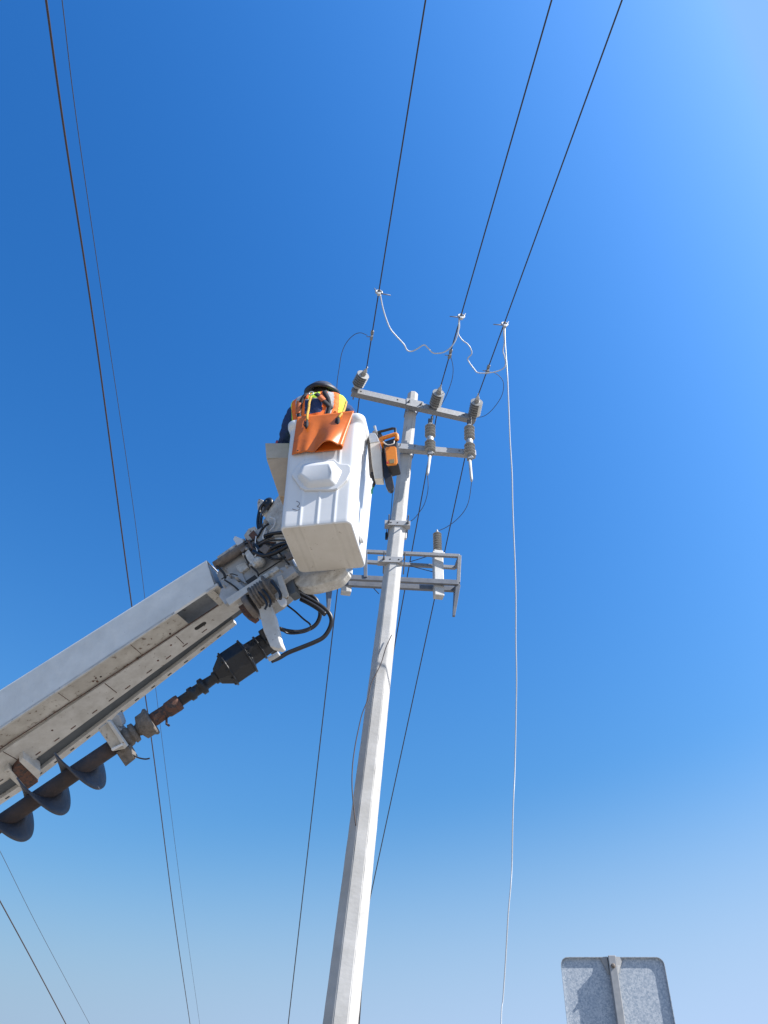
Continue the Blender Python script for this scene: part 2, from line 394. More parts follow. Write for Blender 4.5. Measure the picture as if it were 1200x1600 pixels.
# ------------------------------------------------------------------ insulators and conductors
def sheds(L, n, r0, r1, cap=.02):
    pr = [(0, r0*.9), (cap, r0*.9)]; st = (L-2*cap)/n
    for k in range(n):
        s = cap+st*k
        pr += [(s+.10*st, r0), (s+.20*st, r1*.94), (s+.28*st, r1), (s+.36*st, r1*.97), (s+.46*st, r0*1.05), (s+.99*st, r0)]
    pr += [(L-cap, r0*.9), (L, r0*.85)]
    return pr
qn = ray(402, 1535)
spots3 = [((556, 609), (570, 581), (665, 0), 'left'), ((677, 640), (687, 609), (862, 0), 'mid'), ((738, 655), (746, 623), (972, 0), 'right')]
labs = ['grey ribbed insulator on the far left end of the top crossarm', 'grey ribbed insulator on the top crossarm just right of the pole', 'grey ribbed insulator at the far right end of the top crossarm']
clabs = ['dark overhead conductor running up from the leftmost insulator past the sky', 'dark overhead conductor running up from the middle insulator beside the pole', 'dark overhead conductor running up from the rightmost insulator']
cond = []
for i, (pb, ptip, ptop, nm) in enumerate(spots3):
    base = atz(pb[0], pb[1], UZ+.05)+UN*.06
    tip = online(ptip[0], ptip[1], base, -qn.normalized()); tip = CAM+ray(ptip[0], ptip[1])*((tip-CAM).dot(fw)+.10)
    dirn = (tip-base).normalized(); L = (tip-base).length; cdir = -qn.normalized()
    e = empty('strain_insulator', base, labs[i], 'insulator', 'strain insulators on the top crossarm')
    mb = MB(); mb.lathe(base+dirn*.02, tip, sheds(L-.03, 6, .040, .092), 28, smooth=False); mb.build('shed_stack', M['porcelain'], e)
    mb = MB(); mb.lathe(base-dirn*.03, tip, [(0, .03), (.03, .055), (.06, .062), (.075, .04)], 20); mb.build('base_cap', M['cap'], e)
    mb = MB(); mb.lathe(tip-dirn*.03, tip+dirn, [(0, .03), (.05, .03), (.08, .012), (.12, .012)], 16); mb.build('end_cap', M['cap'], e)
    mb = MB(); mb.tube([base-dirn*.02, base-dirn*.12+V((0,0,-.02)), base-dirn*.12+V((0,0,-.14))], .009, 8); mb.build('bolt', M['galv_blue'], e)
    # conductor
    p0 = tip+dirn*.06; p1 = online(ptop[0], ptop[1], p0, -qn); 
    q1 = CAM + ray(ptop[0], ptop[1])*((p1-CAM).dot(fw)); p1 = q1
    d = (p1-p0); pts = [p0.lerp(p1, k/14) for k in range(15)]
    hd = d/d.length; z = p1.z
    for k in range(1, 26):
        q = p1+hd*k*1.4; q.z += .0028*(k*1.4)**2; pts.append(q)
    c = MB(); c.tube(pts, .0078, 8); tag(c.build('conductor', M['wire']), clabs[i], 'power line', 'conductors strung over the camera')
    cond.append((p0, p1))
def oncond(i, x, y): return online(x, y, cond[i][0], (cond[i][1]-cond[i][0]))

# conductors beyond the pole
fl = ['dark conductor descending beyond the pole on its left, behind the white bucket', 'dark conductor descending beyond the pole from the middle of the top crossarm', 'dark conductor descending beyond the pole from the right end of the top crossarm']
qf = ray(355, 2440)
for i, (ps, pe) in enumerate((((564, 606), (457, 1600)), ((685, 640), (509, 1600)), ((742, 648), (542, 1600)))):
    p0 = atz(ps[0], ps[1], UZ+.02)-UN*.05
    p1 = online(pe[0], pe[1], p0, qf); d = p1-p0; n = 40; pts = []
    for k in range(n+1):
        q = p0+d*(k/n); pts.append(q)
    hd = d.normalized()
    for k in range(1, 20):
        q = p1+hd*k*3; q.z += .0030*(k*3)**2; pts.append(q)
    # flatter far end keeps the wire above the ground
    pts = [V((q.x, q.y, max(q.z, 1.0+.0)) ) for q in pts]
    c = MB(); c.tube(pts, [.008+.00018*min(k, 40) for k in range(len(pts))], 8)
    tag(c.build('conductor', M['wire']), fl[i], 'power line', 'conductors beyond the pole')

# grounding clamps, silver cables
def clamp(i, x, y, lab, flip=1):
    p = oncond(i, x, y); d = (cond[i][1]-cond[i][0]).normalized(); sd_ = d.cross(V((0,0,1))).normalized()*flip
    e = empty('grounding_clamp', p, lab, 'clamp', 'grounding clamps on the conductors')
    mb = MB()
    a0 = [p+sd_*.038*math.cos(t)+V((0,0,1))*.036*math.sin(t)+V((0,0,-.02)) for t in [R(-70+k*28) for k in range(11)]]
    mb.tube(a0, .013, 8); mb.box(p+V((0,0,-.058)), sd_, d, V((0,0,1)), .02, .018, .022)
    mb.build('jaw', M['cap'], e, bevel=.004)
    mb = MB(); mb.tube([p-sd_*.02+V((0,0,-.045)), p-sd_*.15+V((0,0,-.055))], [.008, .006], 8); mb.tube([p+sd_*.02+V((0,0,-.045)), p+sd_*.06+V((0,0,.05))], [.009, .006], 8)
    mb.build_each('screw', M['galv'], e)
    return p
g0 = clamp(0, 592, 455, 'silver grounding clamp on the left conductor above the insulators', 1)
g1 = clamp(1, 718, 492, 'silver grounding clamp on the middle conductor above the insulators', -1)
g2 = clamp(2, 788, 505, 'silver grounding clamp on the right conductor above the hanging cable', -1)
def dep(p): return (V(p)-CAM).dot(fw)
def strand(name, pts, r, m_, lab, cat, grp=None, n=8, interp=8, d0=None, d1=None):
    k = len(pts)-1; P = [at(x, y, d0+(d1-d0)*(i/k)) if len((x, y)) == 2 else None for i, (x, y) in enumerate(pts)]
    c = MB(); c.tube(catmull(P, interp), r, n); return tag(c.build(name, M[m_]), lab, cat, grp)
def wob(pts, amp=2.0, seed=1):
    return pts
A1 = dep(g0); A2 = dep(g1); A3 = dep(g2)
strand('jumper_cable', [(594,460),(598,480),(603,497),(610,514),(620,526),(631,538),(636,547),(643,549),(652,545),(662,539),(668,543),(676,551),(684,552),(694,550),(704,543),(712,531),(716,516),(717,502),(717,494)], .0085, 'alu', 'silver jumper cable looping from the left clamp to the middle clamp', 'cable', 'silver jumper cables', d0=A1, d1=A2)
strand('jumper_cable', [(717,494),(718,510),(716,521),(722,531),(731,538),(736,546),(737,553),(731,560),(733,566),(741,577),(746,582),(756,583),(768,582),(780,579),(788,574),(790,566),(788,556),(786,548),(788,535),(787,520),(787,508)], .0078, 'alu', 'silver jumper cable looping from the middle clamp to the right clamp', 'cable', 'silver jumper cables', d0=A2, d1=A3)
gp = [(789,508),(789,530),(791,560),(793,590),(795,640),(797,690),(800,740),(801,790),(803,840),(805,890),(806,940),(806,1000),(807,1060),(806,1130),(805,1180),(804,1215),(802.5,1245),(801,1290),(800,1350),(798,1385),(794,1430),(790,1500),(786,1560),(783,1600)]
P = []
for i, (x, y) in enumerate(gp):
    f = i/(len(gp)-1); P.append(at(x, y, A3+(6.9-A3)*f))
q = P[-1]; P += [q+V((-.08, .02, -1.0)), V((q.x-.12, q.y, 0.0))]
c = MB(); c.tube(catmull(P, 6), [.0085-.0028*i/len(catmull(P, 6)) for i in range(len(catmull(P, 6)))], 8)
tag(c.build('grounding_cable', M['alu']), 'long silver grounding cable hanging from the right conductor to the ground', 'cable')

# connectors where the thin jumpers tap the conductors
def tap(i, x, y, lab):
    p = oncond(i, x, y); d = (cond[i][1]-cond[i][0]).normalized(); mb = MB()
    mb.lathe(p-d*.09, p+d, [(0, .012), (.01, .02), (.06, .02), (.07, .014), (.11, .014), (.12, .022), (.17, .022), (.18, .012)], 10)
    mb.box(p+V((0,0,-.03)), d, V((1,0,0)), V((0,0,1)), .03, .016, .03)
    mb.tube([p+V((0,0,-.03)), p+V((-.07,0,-.03))], .006, 6)
    tag(mb.build('tap_connector', M['galv']), lab, 'connector', 'tap connectors on the conductors'); return dep(p)
t0 = tap(0, 574, 523, 'tap connector on the left conductor above its insulator')
t1 = tap(1, 703, 553, 'tap connector on the middle conductor above its insulator')
t2 = tap(2, 764, 578, 'tap connector on the right conductor above its insulator')
strand('tap_wire', [(574,524),(563,520),(552,524),(541,536),(534,552),(530,575),(527,595),(526,615)], .0045, 'wire_thin', 'thin dark wire looping left from the left conductor towards the worker', 'wire', None, 6, d0=t0, d1=t0+.4)
strand('tap_wire', [(703,553),(707,568),(708,580),(706,594),(700,612),(694,625),(688,636)], .0045, 'wire_thin', 'thin dark wire looping from the middle conductor down to the crossarm', 'wire', None, 6, d0=t1, d1=11.6)
strand('tap_wire', [(764,581),(774,583),(784,592),(787,603),(784,618),(775,633),(764,645),(754,651),(744,652)], .0045, 'wire_thin', 'thin dark wire looping right from the right conductor to the arm end', 'wire', None, 6, d0=t2, d1=11.6)

# fuse cutouts hanging beside the lower crossarm
for (x0, y0, y1, rodx, rody, lab) in ((672, 655, 709, 668, 742, 'ribbed grey fuse cutout with white rod on the lower crossarm, nearer the pole'), (734, 657, 716, 737, 752, 'ribbed grey fuse cutout with white rod at the right end of the lower crossarm')):
    yb = LN*.13+ (ll+(lr-ll)*.5)
    p1 = onpl(x0, y1, yb, LN); p0 = onpl(x0+1, y0, yb, LN)
    p0 = V((p1.x+(p0.x-p1.x)*.6, p1.y, p0.z)); H = (p0-p1).length; dn = (p1-p0).normalized()
    e = empty('fuse_cutout', p1, lab, 'fuse cutout', 'fuse cutouts on the lower crossarm')
    mb = MB(); mb.box(p0+dn*.06, PX, PY, dn, .03, .025, .05); mb.box(p0+dn*.02+PX*.02, PX, PY, dn, .012, .012, .08)
    mb.build('top_terminal', M['black_paint'], e, bevel=.005)
    k = (H-.13)/2
    mb = MB(); mb.lathe(p0+dn*.11, p1, [(0, .035), (.03, .045), (.05, .045)], 18); mb.lathe(p0+dn*(.10+k), p1, [(0, .045), (.01, .05), (.07, .05), (.08, .045)], 18)
    mb.build_each('metal_band', M['cap'], e)
    mb = MB(); mb.lathe(p0+dn*.14, p1, sheds(k-.04, 4, .036, .076, .008), 26, smooth=False); mb.build('shed_stack', M['porcelain'], e)
    mb = MB(); mb.lathe(p0+dn*(.18+k), p1, sheds(k-.06, 4, .036, .076, .008), 26, smooth=False); mb.build('shed_stack', M['porcelain'], e)
    mb = MB(); mb.box(p1-dn*.0, PX, PY, dn, .035, .03, .03); mb.tube([p1-dn*.03+PX*.03, p1+dn*.02+PX*.045-PY*.02], .018, 8); mb.build('hinge', M['galv'], e, bevel=.005)
    pr_ = onpl(rodx, rody, yb, LN); s = p1+dn*.03
    mb = MB(); mb.tube([s, s.lerp(pr_, .9), pr_], [.021, .019, .012], 12); mb.build('fuse_tube', M['tank'], e)
    mb = MB(); a = p0.lerp(p1, .5)+LN*0; mb.box(a-LN*.08, PX, LN, V((0,0,1)), .02, .06, .02); mb.build('mounting_strap', M['galv'], e)
strand('drop_wire', [(668,742),(669,760),(667,775),(662,790),(654,802),(645,812),(632,819)], .0045, 'wire_thin', 'thin wire curving from the left fuse rod down behind the pole', 'wire', None, 6, d0=10.4, d1=10.2)
strand('drop_wire', [(737,752),(734,775),(730,790),(722,803),(710,815),(697,824),(686,829)], .0045, 'wire_thin', 'thin wire curving from the right fuse rod to the capacitor bushing', 'wire', None, 6, d0=10.4, d1=10.4)
strand('drop_wire', [(614,760),(611,800),(609,818)], .0045, 'wire_thin', 'thin wire on the left side of the pole above the clamp bracket', 'wire', None, 6, d0=10.4, d1=10.0)
c = MB(); c.tube(catmull([onpl(x, y, V((0, 7.60, 0)), PY) for x, y in [(612,992),(603,1012),(596,1035),(588,1052),(580,1068),(575,1092),(566,1115),(560,1140),(555,1165),(551,1195),(550,1225),(552,1255),(556,1290)]], 8), .006, 6)
tag(c.build('down_lead', M['wire_brown']), 'slack dark down lead crossing the front of the concrete pole', 'wire')
strand('down_lead', [(566,1485),(565,1530),(563,1570),(560,1615)], .007, 'wire', 'short dark lead along the right edge of the pole low down', 'wire', None, 6, d0=6.9, d1=6.6)

# ------------------------------------------------------------------ capacitor rack
RZ1 = 7.62; RZ2 = 8.06
rk = empty('capacitor_rack', pole(RZ1), 'steel rack of rails and tapered legs clamped behind the pole', 'equipment rack')
def rail(p, q, z, wd, ht, m_='galv_blue'):
    a = atz(p[0], p[1], z); e = atz(q[0], q[1], z); mb = MB(); mb.bar(a, e, wd, ht); return mb.build('rail', M[m_], rk, bevel=.004), a, e
# lower level, near and far rail
_, a1, e1 = rail((530, 902), (716, 911), RZ1, .05, .075)
_, a2, e2 = rail((512, 911), (712, 921), RZ1, .05, .075)
_, a3, e3 = rail((571, 862), (718, 869), RZ2, .045, .05, 'galv')
_, a4, e4 = rail((571, 878), (712, 887), RZ2, .045, .05, 'galv')
mb = MB(); mb.bar(e1, e3-V((0,0,0)), .05, .05, ref=PY); mb.build('post', M['galv'], rk, bevel=.004)
mb = MB(); mb.bar(atz(571, 903, RZ1), a3, .05, .05, ref=PY); mb.build('post', M['galv_blue'], rk, bevel=.004)
mb = MB(); mb.bar(e1, e2, .05, .05); mb.build('end_rail', M['galv_blue'], rk)
mb = MB(); mb.bar(a1, a2, .05, .05); mb.build('end_rail', M['galv_blue'], rk)
mb = MB(); mb.bar(e3, e4, .04, .04); mb.build('end_rail', M['galv_blue'], rk)
mb = MB(); mb.bar(a3, a4, .04, .04); mb.build('end_rail', M['galv_blue'], rk)
def leg(pa, pb, px_, py_):
    # folded plate between the two lower rail ends, tapering to a point below
    p = (pa+pb)/2; tip_h = onpl(px_, py_, p, V((0, 1, 0))); mb = MB(); x = .032
    a = [pa+V((-x,0,-.03)), pa+V((x,0,-.03)), pb+V((x,0,-.03)), pb+V((-x,0,-.03))]
    t = V((tip_h.x, p.y, tip_h.z)); b_ = [t+V((-.018,-.02,0)), t+V((.018,-.02,0)), t+V((.018,.02,0)), t+V((-.018,.02,0))]
    mb.hexa(b_+a); mb.build('tapered_leg', M['galv_blue'], rk, bevel=.003)
leg(e1, e2, 709, 963); leg(a2.lerp(a1, .3), a2, 513, 957)
mb = MB(); mb.tube([atz(632, 882, RZ2), atz(690, 897, RZ1+.25)], .006, 6); mb.tube([atz(640, 878, RZ2), atz(672, 868, RZ2+.1)], .006, 6); mb.tube([atz(580, 915, RZ1), atz(592, 928, RZ1-.1)], .006, 6)
mb.build_each('tie_wire', M['wire_thin'], rk)
mb = MB(); c0 = pole(RZ2); mb.box(c0+V((0, .22, 0)), PX, PY, V((0,0,1)), .13, .10, .03); c1 = pole(RZ1); mb.box(c1+V((0, .17, 0)), PX, PY, V((0,0,1)), .05, .10, .025)
mb.build_each('pole_seat', M['galv'], rk, bevel=.004)
for (xc, yt, yb, ybush, lab) in ((686, 860, 931, 832, 'white capacitor tank with grey ribbed bushing in the right half of the rack'), (541, 852, 925, 826, 'white capacitor tank in the left half of the rack, mostly behind the bucket')):
    pc = atz(xc, 908, RZ1)+V((0, .115, 0))
    pn = V((0, 1, 0)); zb = onpl(xc, yb, pc-V((0,.04,0)), pn).z; zt = onpl(xc, yt, pc-V((0,.04,0)), pn).z; zu = onpl(xc, ybush, pc, pn).z
    e = empty('capacitor_unit', V((pc.x, pc.y, zb)), lab, 'capacitor', 'capacitor units in the rack')
    mb = MB(); c = V((pc.x, pc.y, (zb+zt)/2)); mb.box(c, V((.985,.17,0)), V((-.17,.985,0)), V((0,0,1)), .068, .058, (zt-zb)/2)
    mb.build('tank', M['tank'], e, bevel=.012)
    mb = MB(); ct = V((pc.x, pc.y, zt)); mb.box(ct+V((0,0,-.05)), V((.985,.17,0)), V((-.17,.985,0)), V((0,0,1)), .085, .062, .015); mb.build('lid', M['cap'], e, bevel=.004)
    mb = MB(); mb.lathe(ct, ct+V((0,0,1)), sheds(zu-zt, 8, .034, .064, .01), 24, smooth=False); mb.build('bushing', M['porcelain'], e)
    mb = MB(); mb.lathe(V((pc.x, pc.y, zu-.005)), ct+V((0,0,9)), [(0, .012), (.05, .012)], 10); mb.build('stud', M['cap'], e)

# ------------------------------------------------------------------ wires on the left
def longwire(pts, r, m_, lab):
    P = [at(x, y, d) for (x, y, d) in pts]
    c_ = catmull(P, 10); a = P[0]+(c_[0]-c_[1]).normalized()*14; z = P[-1]+(c_[-1]-c_[-2]).normalized()*8
    c = MB(); c.tube([a]+c_+[z], r, 8); tag(c.build('overhead_cable', M[m_]), lab, 'cable', 'overhead cables left of the pole')
longwire([(72,0,5.6),(102,215,6.5),(152,545,8.2),(205,940,10.8),(238,1165,13),(272,1430,17),(297,1600,22)], .0095, 'wire_brown', 'thicker dark cable crossing the left sky, passing behind the white boom')
longwire([(97,0,5.9),(120,190,6.7),(162,480,8.2),(212,820,10.8),(245,1090,13),(284,1400,18),(312,1600,23)], .0040, 'wire_thin', 'very thin cable just right of the thicker one in the left sky')
longwire([(-20,1372,13),(0,1408,13.5),(50,1500,15),(103,1600,17)], .010, 'wire_brown', 'dark cable cutting the bottom left corner of the sky')
longwire([(-20,1298,13),(0,1330,14),(60,1450,16),(140,1600,20)], .0045, 'wire_thin', 'faint thin cable above the darker one in the bottom left corner')

# ------------------------------------------------------------------ road sign
SD = 4.75
st = at(955, 1494, SD); sa = atz(875, 1496, st.z); sb = atz(1036, 1496, st.z)
SX = (sb-sa).normalized(); SN = V((SX.y, -SX.x, 0)); SW = (sb-sa).length
SX = SX; mid = (sa+sb)/2
sg = empty('road_sign', V((mid.x, mid.y, 0)), 'grey metal back of a rounded road sign on a square post, bottom right', 'road sign')
def rrect(w, h, r, n=8):
    pts = []
    for (cx, cy, a) in ((w/2-r, -r, 0), (-w/2+r, -r, 90), (-w/2+r, -h+r, 180), (w/2-r, -h+r, 270)):
        for k in range(n+1):
            t = R(a+90*k/n); pts.append((cx+r*math.cos(t), cy+r*math.sin(t)))
    return pts
SHH = .76
mb = MB(); outer = rrect(SW, SHH, .045); inner = rrect(SW-.006, SHH-.006, .042)
def sp(x, y, n): return mid+SX*x+V((0,0,1))*y+SN*n
mb.prism([sp(x, y, 0) for x, y in outer], SN*-.003)
n = len(outer)
for i in range(n):          # turned-in rim
    j = (i+1)%n; a, b_ = outer[i], outer[j]; c_, d_ = inner[i], inner[j]
    mb.hexa([sp(*a, 0), sp(*b_, 0), sp(d_[0], d_[1]-.003, 0), sp(c_[0], c_[1]-.003, 0), sp(*a, .0175), sp(*b_, .0175), sp(d_[0], d_[1]-.003, .0175), sp(c_[0], c_[1]-.003, .0175)])
mb.build('panel', M['sign'], sg)
mb = MB(); p0 = sp(0, .002, .033)
mb.box((p0+V((p0.x, p0.y, -.1)))/2, SX, SN, V((0,0,1)), .023, .025, (p0.z+.1)/2); mb.build('post', M['post'], sg, bevel=.004)
mb = MB()
for yy in (-.055, -.60):
    q = sp(0, yy, .059); mb.lathe(q-SN*.002, q+SN, [(0, .014), (.008, .014), (.009, .007), (.016, .007)], 6)
mb.build_each('bolt', M['grime'], sg)
mb = MB()
for s in (-1, 1):
    mb.prism([sp(s*.027, .0, .022), sp(s*.07, .0, .004), sp(s*.032, -.09, .008), sp(s*.027, -.09, .022)], SN*.006)
mb.build_each('gusset', M['post'], sg)

#@@BOOM
# ------------------------------------------------------------------ boom of the digger derrick
Z3 = V((0, 0, 1))
BA = at(0, 1139, 7.0); BB = at(336, 917, 7.0); BT = (BB-BA).normalized(); BL = (BB-BA).length
BS = V((BT.y, -BT.x, 0)).normalized(); BD = BS.cross(BT); BD = -BD if BD.z > 0 else BD
def L(a, s, d): return BB+BT*a+BS*s+BD*d            # along, towards the viewer, downwards
def hh(a): return .410+.080*min(1.2, max(0, -a/BL))
def uu(a): return .550+.246*min(1.2, max(0, -a/BL))
def bp(x, y, s=0): return onpl(x, y, BB+BS*s, BS)    # sight line meets the side plane
def dp(x, y, d=0): return onpl(x, y, BB+BD*d, BD)
bl = empty('derrick_boom', L(-7.6, 0, 0), 'long worn white telescopic derrick boom rising from the lower left with bucket and auger', 'boom lift')
AE = -7.4
def seg(mb, a0, a1, f0, f1, d0, d1, k0=None, k1=None):      # long strip across the underside, f = share of the width
    g0, g1 = (f0, f1) if k0 is None else (k0, k1)
    brk = -1.2*BL
    if a0 < brk-.01 and a1 > brk+.01:
        seg(mb, a0, brk, f0, f1, d0, d1); seg(mb, brk, a1, f0, f1, d0, d1, g0, g1); return
    def P(a, f, d): return L(a, -uu(a)*f, d)
    mb.hexa([P(a0, f0, d1), P(a0, f1, d1), P(a1, g1, d1), P(a1, g0, d1), P(a0, f0, d0), P(a0, f1, d0), P(a1, g1, d0), P(a1, g0, d0)])
def cr(a): return .42-.13*min(1, max(0, -a/BL))            # crease
# shell: side plate, top plate, far plate
mb = MB(); n = 40
prof = []
for i in range(n+1):
    a = AE+(0-AE)*i/n; h = hh(a); u_ = uu(a)
    prof.append([L(a, -.012, -.004), L(a, 0, -.018), L(a, 0, -h+.04), L(a, -.012, -h+.012), L(a, -.04, -h), L(a, -u_*.7, -h)])
mb.grid(prof, smooth=False)
o = mb.build('boom_shell', M['boom_white'], bl, solid=.010); o.modifiers['solid'].offset = -1
W0, W1 = -.44, -.10          # window near the tip
mb = MB()
seg(mb, AE, W0, .012, cr(-2), -.040, -.028, .012, cr(W0)); seg(mb, W1, .02, .012, cr(0), -.040, -.028)
seg(mb, W0, W1, .012, .06, -.040, -.028); mb.build('underside_panel', M['boom_dirty'], bl, bevel=.002)
mb = MB(); seg(mb, AE, .0, .02, .70, -.20, -.19); mb.build('inner_plate', M['boom_gray'], bl)
mb = MB(); seg(mb, AE, .10, cr(-2)+.0, .71, -.03, -.006, cr(0), .76); mb.mi = 1; a = -.35
while a > -6:
    seg(mb, a-.06, a, .665, .680, -.007, -.0035); a -= random.choice((.2, .23, .26))
mb.build('flange_panel', [M['boom_flange'], M['rust']], bl)
mb = MB(); seg(mb, AE, W0, .0, .028, -.03, .002); seg(mb, W1, .03, 0, .05, -.03, .002); mb.build_each('edge_lip', M['boom_flange'], bl, bevel=.003)
mb = MB(); mb.hexa([L(.0,-.02,-.33), L(.0,-.40,-.33), L(.0,-.40,-.05), L(.0,-.02,-.05), L(.008,-.02,-.33), L(.008,-.40,-.33), L(.008,-.40,-.05), L(.008,-.02,-.05)]); mb.build('end_plate', M['boom_gray'], bl)
mb = MB(); seg(mb, W1, W1+.07, .05, cr(0), -.05, .006); mb.build('cross_plate', M['boom_dirty'], bl, bevel=.003)
mb = MB(); seg(mb, AE, -.10, .715, .735, -.10, -.012); mb.build('channel_web', M['boom_dirty'], bl)
mb = MB(); seg(mb, AE, .05, .72, .93, -.055, -.045, .77, .93); mb.build('inner_tube', M['tube_dark'], bl, bevel=.004)
mb = MB(); seg(mb, AE, -.12, .915, 1.0, -.045, -.004, .90, 1.0); mb.mi = 1; a = -.3
while a > -6:
    seg(mb, a-.045, a, .955, .972, -.006, -.0015); a -= .205
mb.build('edge_flange', [M['boom_flange'], M['slot']], bl)
mb = MB(); seg(mb, AE, -.14, .99, 1.0, -.12, -.045); mb.build('side_web', M['boom_dirty'], bl)
# hydraulic line along the crease with its small clips
mb = MB(); pts = [L(a_/10, -uu(a_/10)*(cr(a_/10)-.012), -.018+.004*noise.noise(V((a_*.7, 0, 0)))) for a_ in range(-74, 1, 2)]
mb.tube(pts, .0045, 8); mb.build('crease_bead', M['rust'], bl)
for a_ in (-.95, -1.75, -2.9):
    mb = MB(); u_ = uu(a_); mb.tube([L(a_, -.012, -.030), L(a_-.01, -u_*cr(a_)*.9, -.030)], .004, 6); mb.tube([L(a_+.35, -u_*(cr(a_)+.02), -.005), L(a_+.34, -u_*.6, -.005)], .0035, 6)
    mb.build_each('weld_seam', M['rust'], bl)
for a_, f_ in ((-1.42, .22), (-1.46, .24), (-1.38, .25), (-1.44, .28), (-2.1, .5), (-.9, .6), (-.62, .3), (-.7, .5)):
    mb = MB(); c = L(a_, -uu(a_)*f_, -.030 if f_ < .3 else -.008); mb.lathe(c, c+BD, [(0, .011), (.006, .009)], 8); mb.build('rivet', M['rust'], bl)
# oval hole
mb = MB(); c = L(-.37, -uu(-.4)*.53, -.0045); pts = []
for k in range(16):
    t = 2*math.pi*k/16; pts.append(c+BT*(math.cos(t)*.028+(.035 if math.cos(t) > 0 else -.035))+BS*math.sin(t)*.022)
mb.prism(pts, BD*-.004); mb.build('oval_hole', M['slot'], bl)
# clamp box straddling the channel, lower left
def qd(pts, d, th): return [dp(x, y, d) for x, y in pts], BD*-th
for pl_, d, th, m_, nm in (([(17,1206),(34,1186),(60,1222),(40,1236)], .045, .09, 'rust', 'guide_block'), ([(30,1190),(36,1184),(64,1206),(60,1219)], .075, .12, 'boom_flange', 'guide_plate'), ([(5,1206),(14,1200),(40,1230),(33,1232)], .055, .10, 'boom_dirty', 'guide_plate')):
    mb = MB(); p, o_ = qd(pl_, d, th); mb.prism(p, o_); mb.build(nm, M[m_], bl, bevel=.004)
# --- inner boom and head
mb = MB()
poly = [(338,898),(350,872),(388,846),(430,838),(452,868),(462,886),(418,925),(385,945),(352,925)]
mb.prism([bp(x, y, -.05) for x, y in poly], BS*-.30); mb.build('inner_boom', M['boom_gray'], bl, bevel=.008)
mb = MB(); mb.prism([bp(x, y, -.03) for x, y in ((352,868),(378,852),(392,872),(377,892),(385,912),(366,902),(344,884))], BS*-.02); mb.build('head_plate', M['boom_gray'], bl, bevel=.004)
def tub(name, pts, s, r, m_, par=None, interp=6):
    P = [bp(x, y, s_ if isinstance(s_, float) else s) for (x, y, s_) in [(p[0], p[1], p[2] if len(p) > 2 else None) for p in pts]]
    c = MB(); c.tube(catmull(P, interp), r, 10); return c.build(name, M[m_], par or bl)
def slab(name, pts, s, th, m_, par=None, bev=.005):
    c = MB(); c.prism([bp(x, y, s) for x, y in pts], BS*-th); return c.build(name, M[m_], par or bl, bevel=bev)
tub('guide_tube', [(336,884),(384,853)], .02, .045, 'grime')
tub('guide_tube', [(344,876),(385,848)], -.10, .05, 'boom_dirty')
slab('pivot_plate', [(394,918),(440,886),(458,884),(462,893),(410,932),(400,930)], .03, .06, 'boom_gray')
slab('rail_bar', [(352,936),(358,946),(415,905),(412,897)], .06, .05, 'boom_flange')
slab('rail_bar', [(405,902),(432,884),(436,889),(409,908)], .05, .03, 'head_white')
slab('cover_plate', [(345,920),(368,905),(382,918),(388,925),(352,945),(342,932)], .015, .04, 'boom_gray')
slab('tip_plate', [(368,884),(383,878),(388,886),(376,895),(371,891)], -.02, .03, 'head_white')
slab('tip_plate', [(425,870),(436,862),(440,868),(429,876)], -.02, .03, 'head_white')
# stout bracket carrying the bucket
slab('bucket_bracket', [(404,842),(410,818),(418,800),(430,780),(442,766),(470,766),(480,860),(452,868),(430,842),(420,836)], -.03, .06, 'head_white')
slab('bucket_bracket', [(424,828),(440,800),(450,800),(450,860),(432,850)], .03, .02, 'head_white')
kn = catmull([V((x, y, 0)) for x, y in [(446,872),(462,884),(500,886),(538,886),(534,897),(524,906),(506,912),(484,917),(466,916),(453,903),(446,885)]], 4)
slab('knuckle', [(q.x, q.y) for q in kn], -.06, .13, 'head_white', bev=.02)
slab('head_casting', [(381,836),(388,826),(398,822),(404,832),(396,842),(384,846)], -.06, .08, 'boom_dirty')
slab('head_casting', [(364,842),(367,837),(379,842),(380,848),(370,852)], -.05, .05, 'bucket')
slab('head_casting', [(402,784),(404,779),(411,781),(417,799),(410,804),(402,796)], -.05, .05, 'boom_dirty')
mb = MB(); c = bp(421, 788, -.06); mb.lathe(c+BS*.05, c-BS, [(0, .03), (0.01, .055), (.09, .055), (.1, .03)], 18); mb.build('hose_reel', M['black_paint'], bl)
tub('hydraulic_hose', [(417,783),(408,792),(404,806),(403,820),(406,836),(400,846)], -.02, .016, 'rubber')
tub('hydraulic_hose', [(425,784),(416,794),(409,806),(408,822),(413,834),(424,842)], -.01, .014, 'rubber')
tub('hydraulic_hose', [(396,862),(410,868),(424,866),(437,860),(452,852),(470,848)], .05, .020, 'rubber')
tub('hydraulic_hose', [(398,850),(408,861),(422,858),(440,850),(470,846)], .045, .018, 'rubber')
tub('hydraulic_hose', [(412,838),(424,834),(440,832),(462,831)], .05, .016, 'rubber')
tub('hydraulic_hose', [(388,845),(396,858),(407,863),(413,852)], .035, .012, 'grime')
tub('hydraulic_hose', [(383,850),(392,846),(403,838),(410,826),(420,818)], .02, .010, 'rubber')
tub('hydraulic_hose', [(418,870),(430,874),(445,870),(462,862)], .03, .011, 'rubber')
tub('steel_line', [(400,838),(399,850),(402,862),(398,870)], .055, .006, 'bucket')
tub('steel_line', [(422,808),(430,812),(428,822),(421,830)], .05, .006, 'bucket')
tub('steel_line', [(415,826),(411,838),(412,842)], .06, .007, 'bucket')
tub('steel_line', [(384,842),(392,850),(396,860),(404,868),(412,866)], .06, .005, 'rust')
tub('steel_line', [(352,872),(362,860),(374,852),(386,844)], -.02, .006, 'rubber')
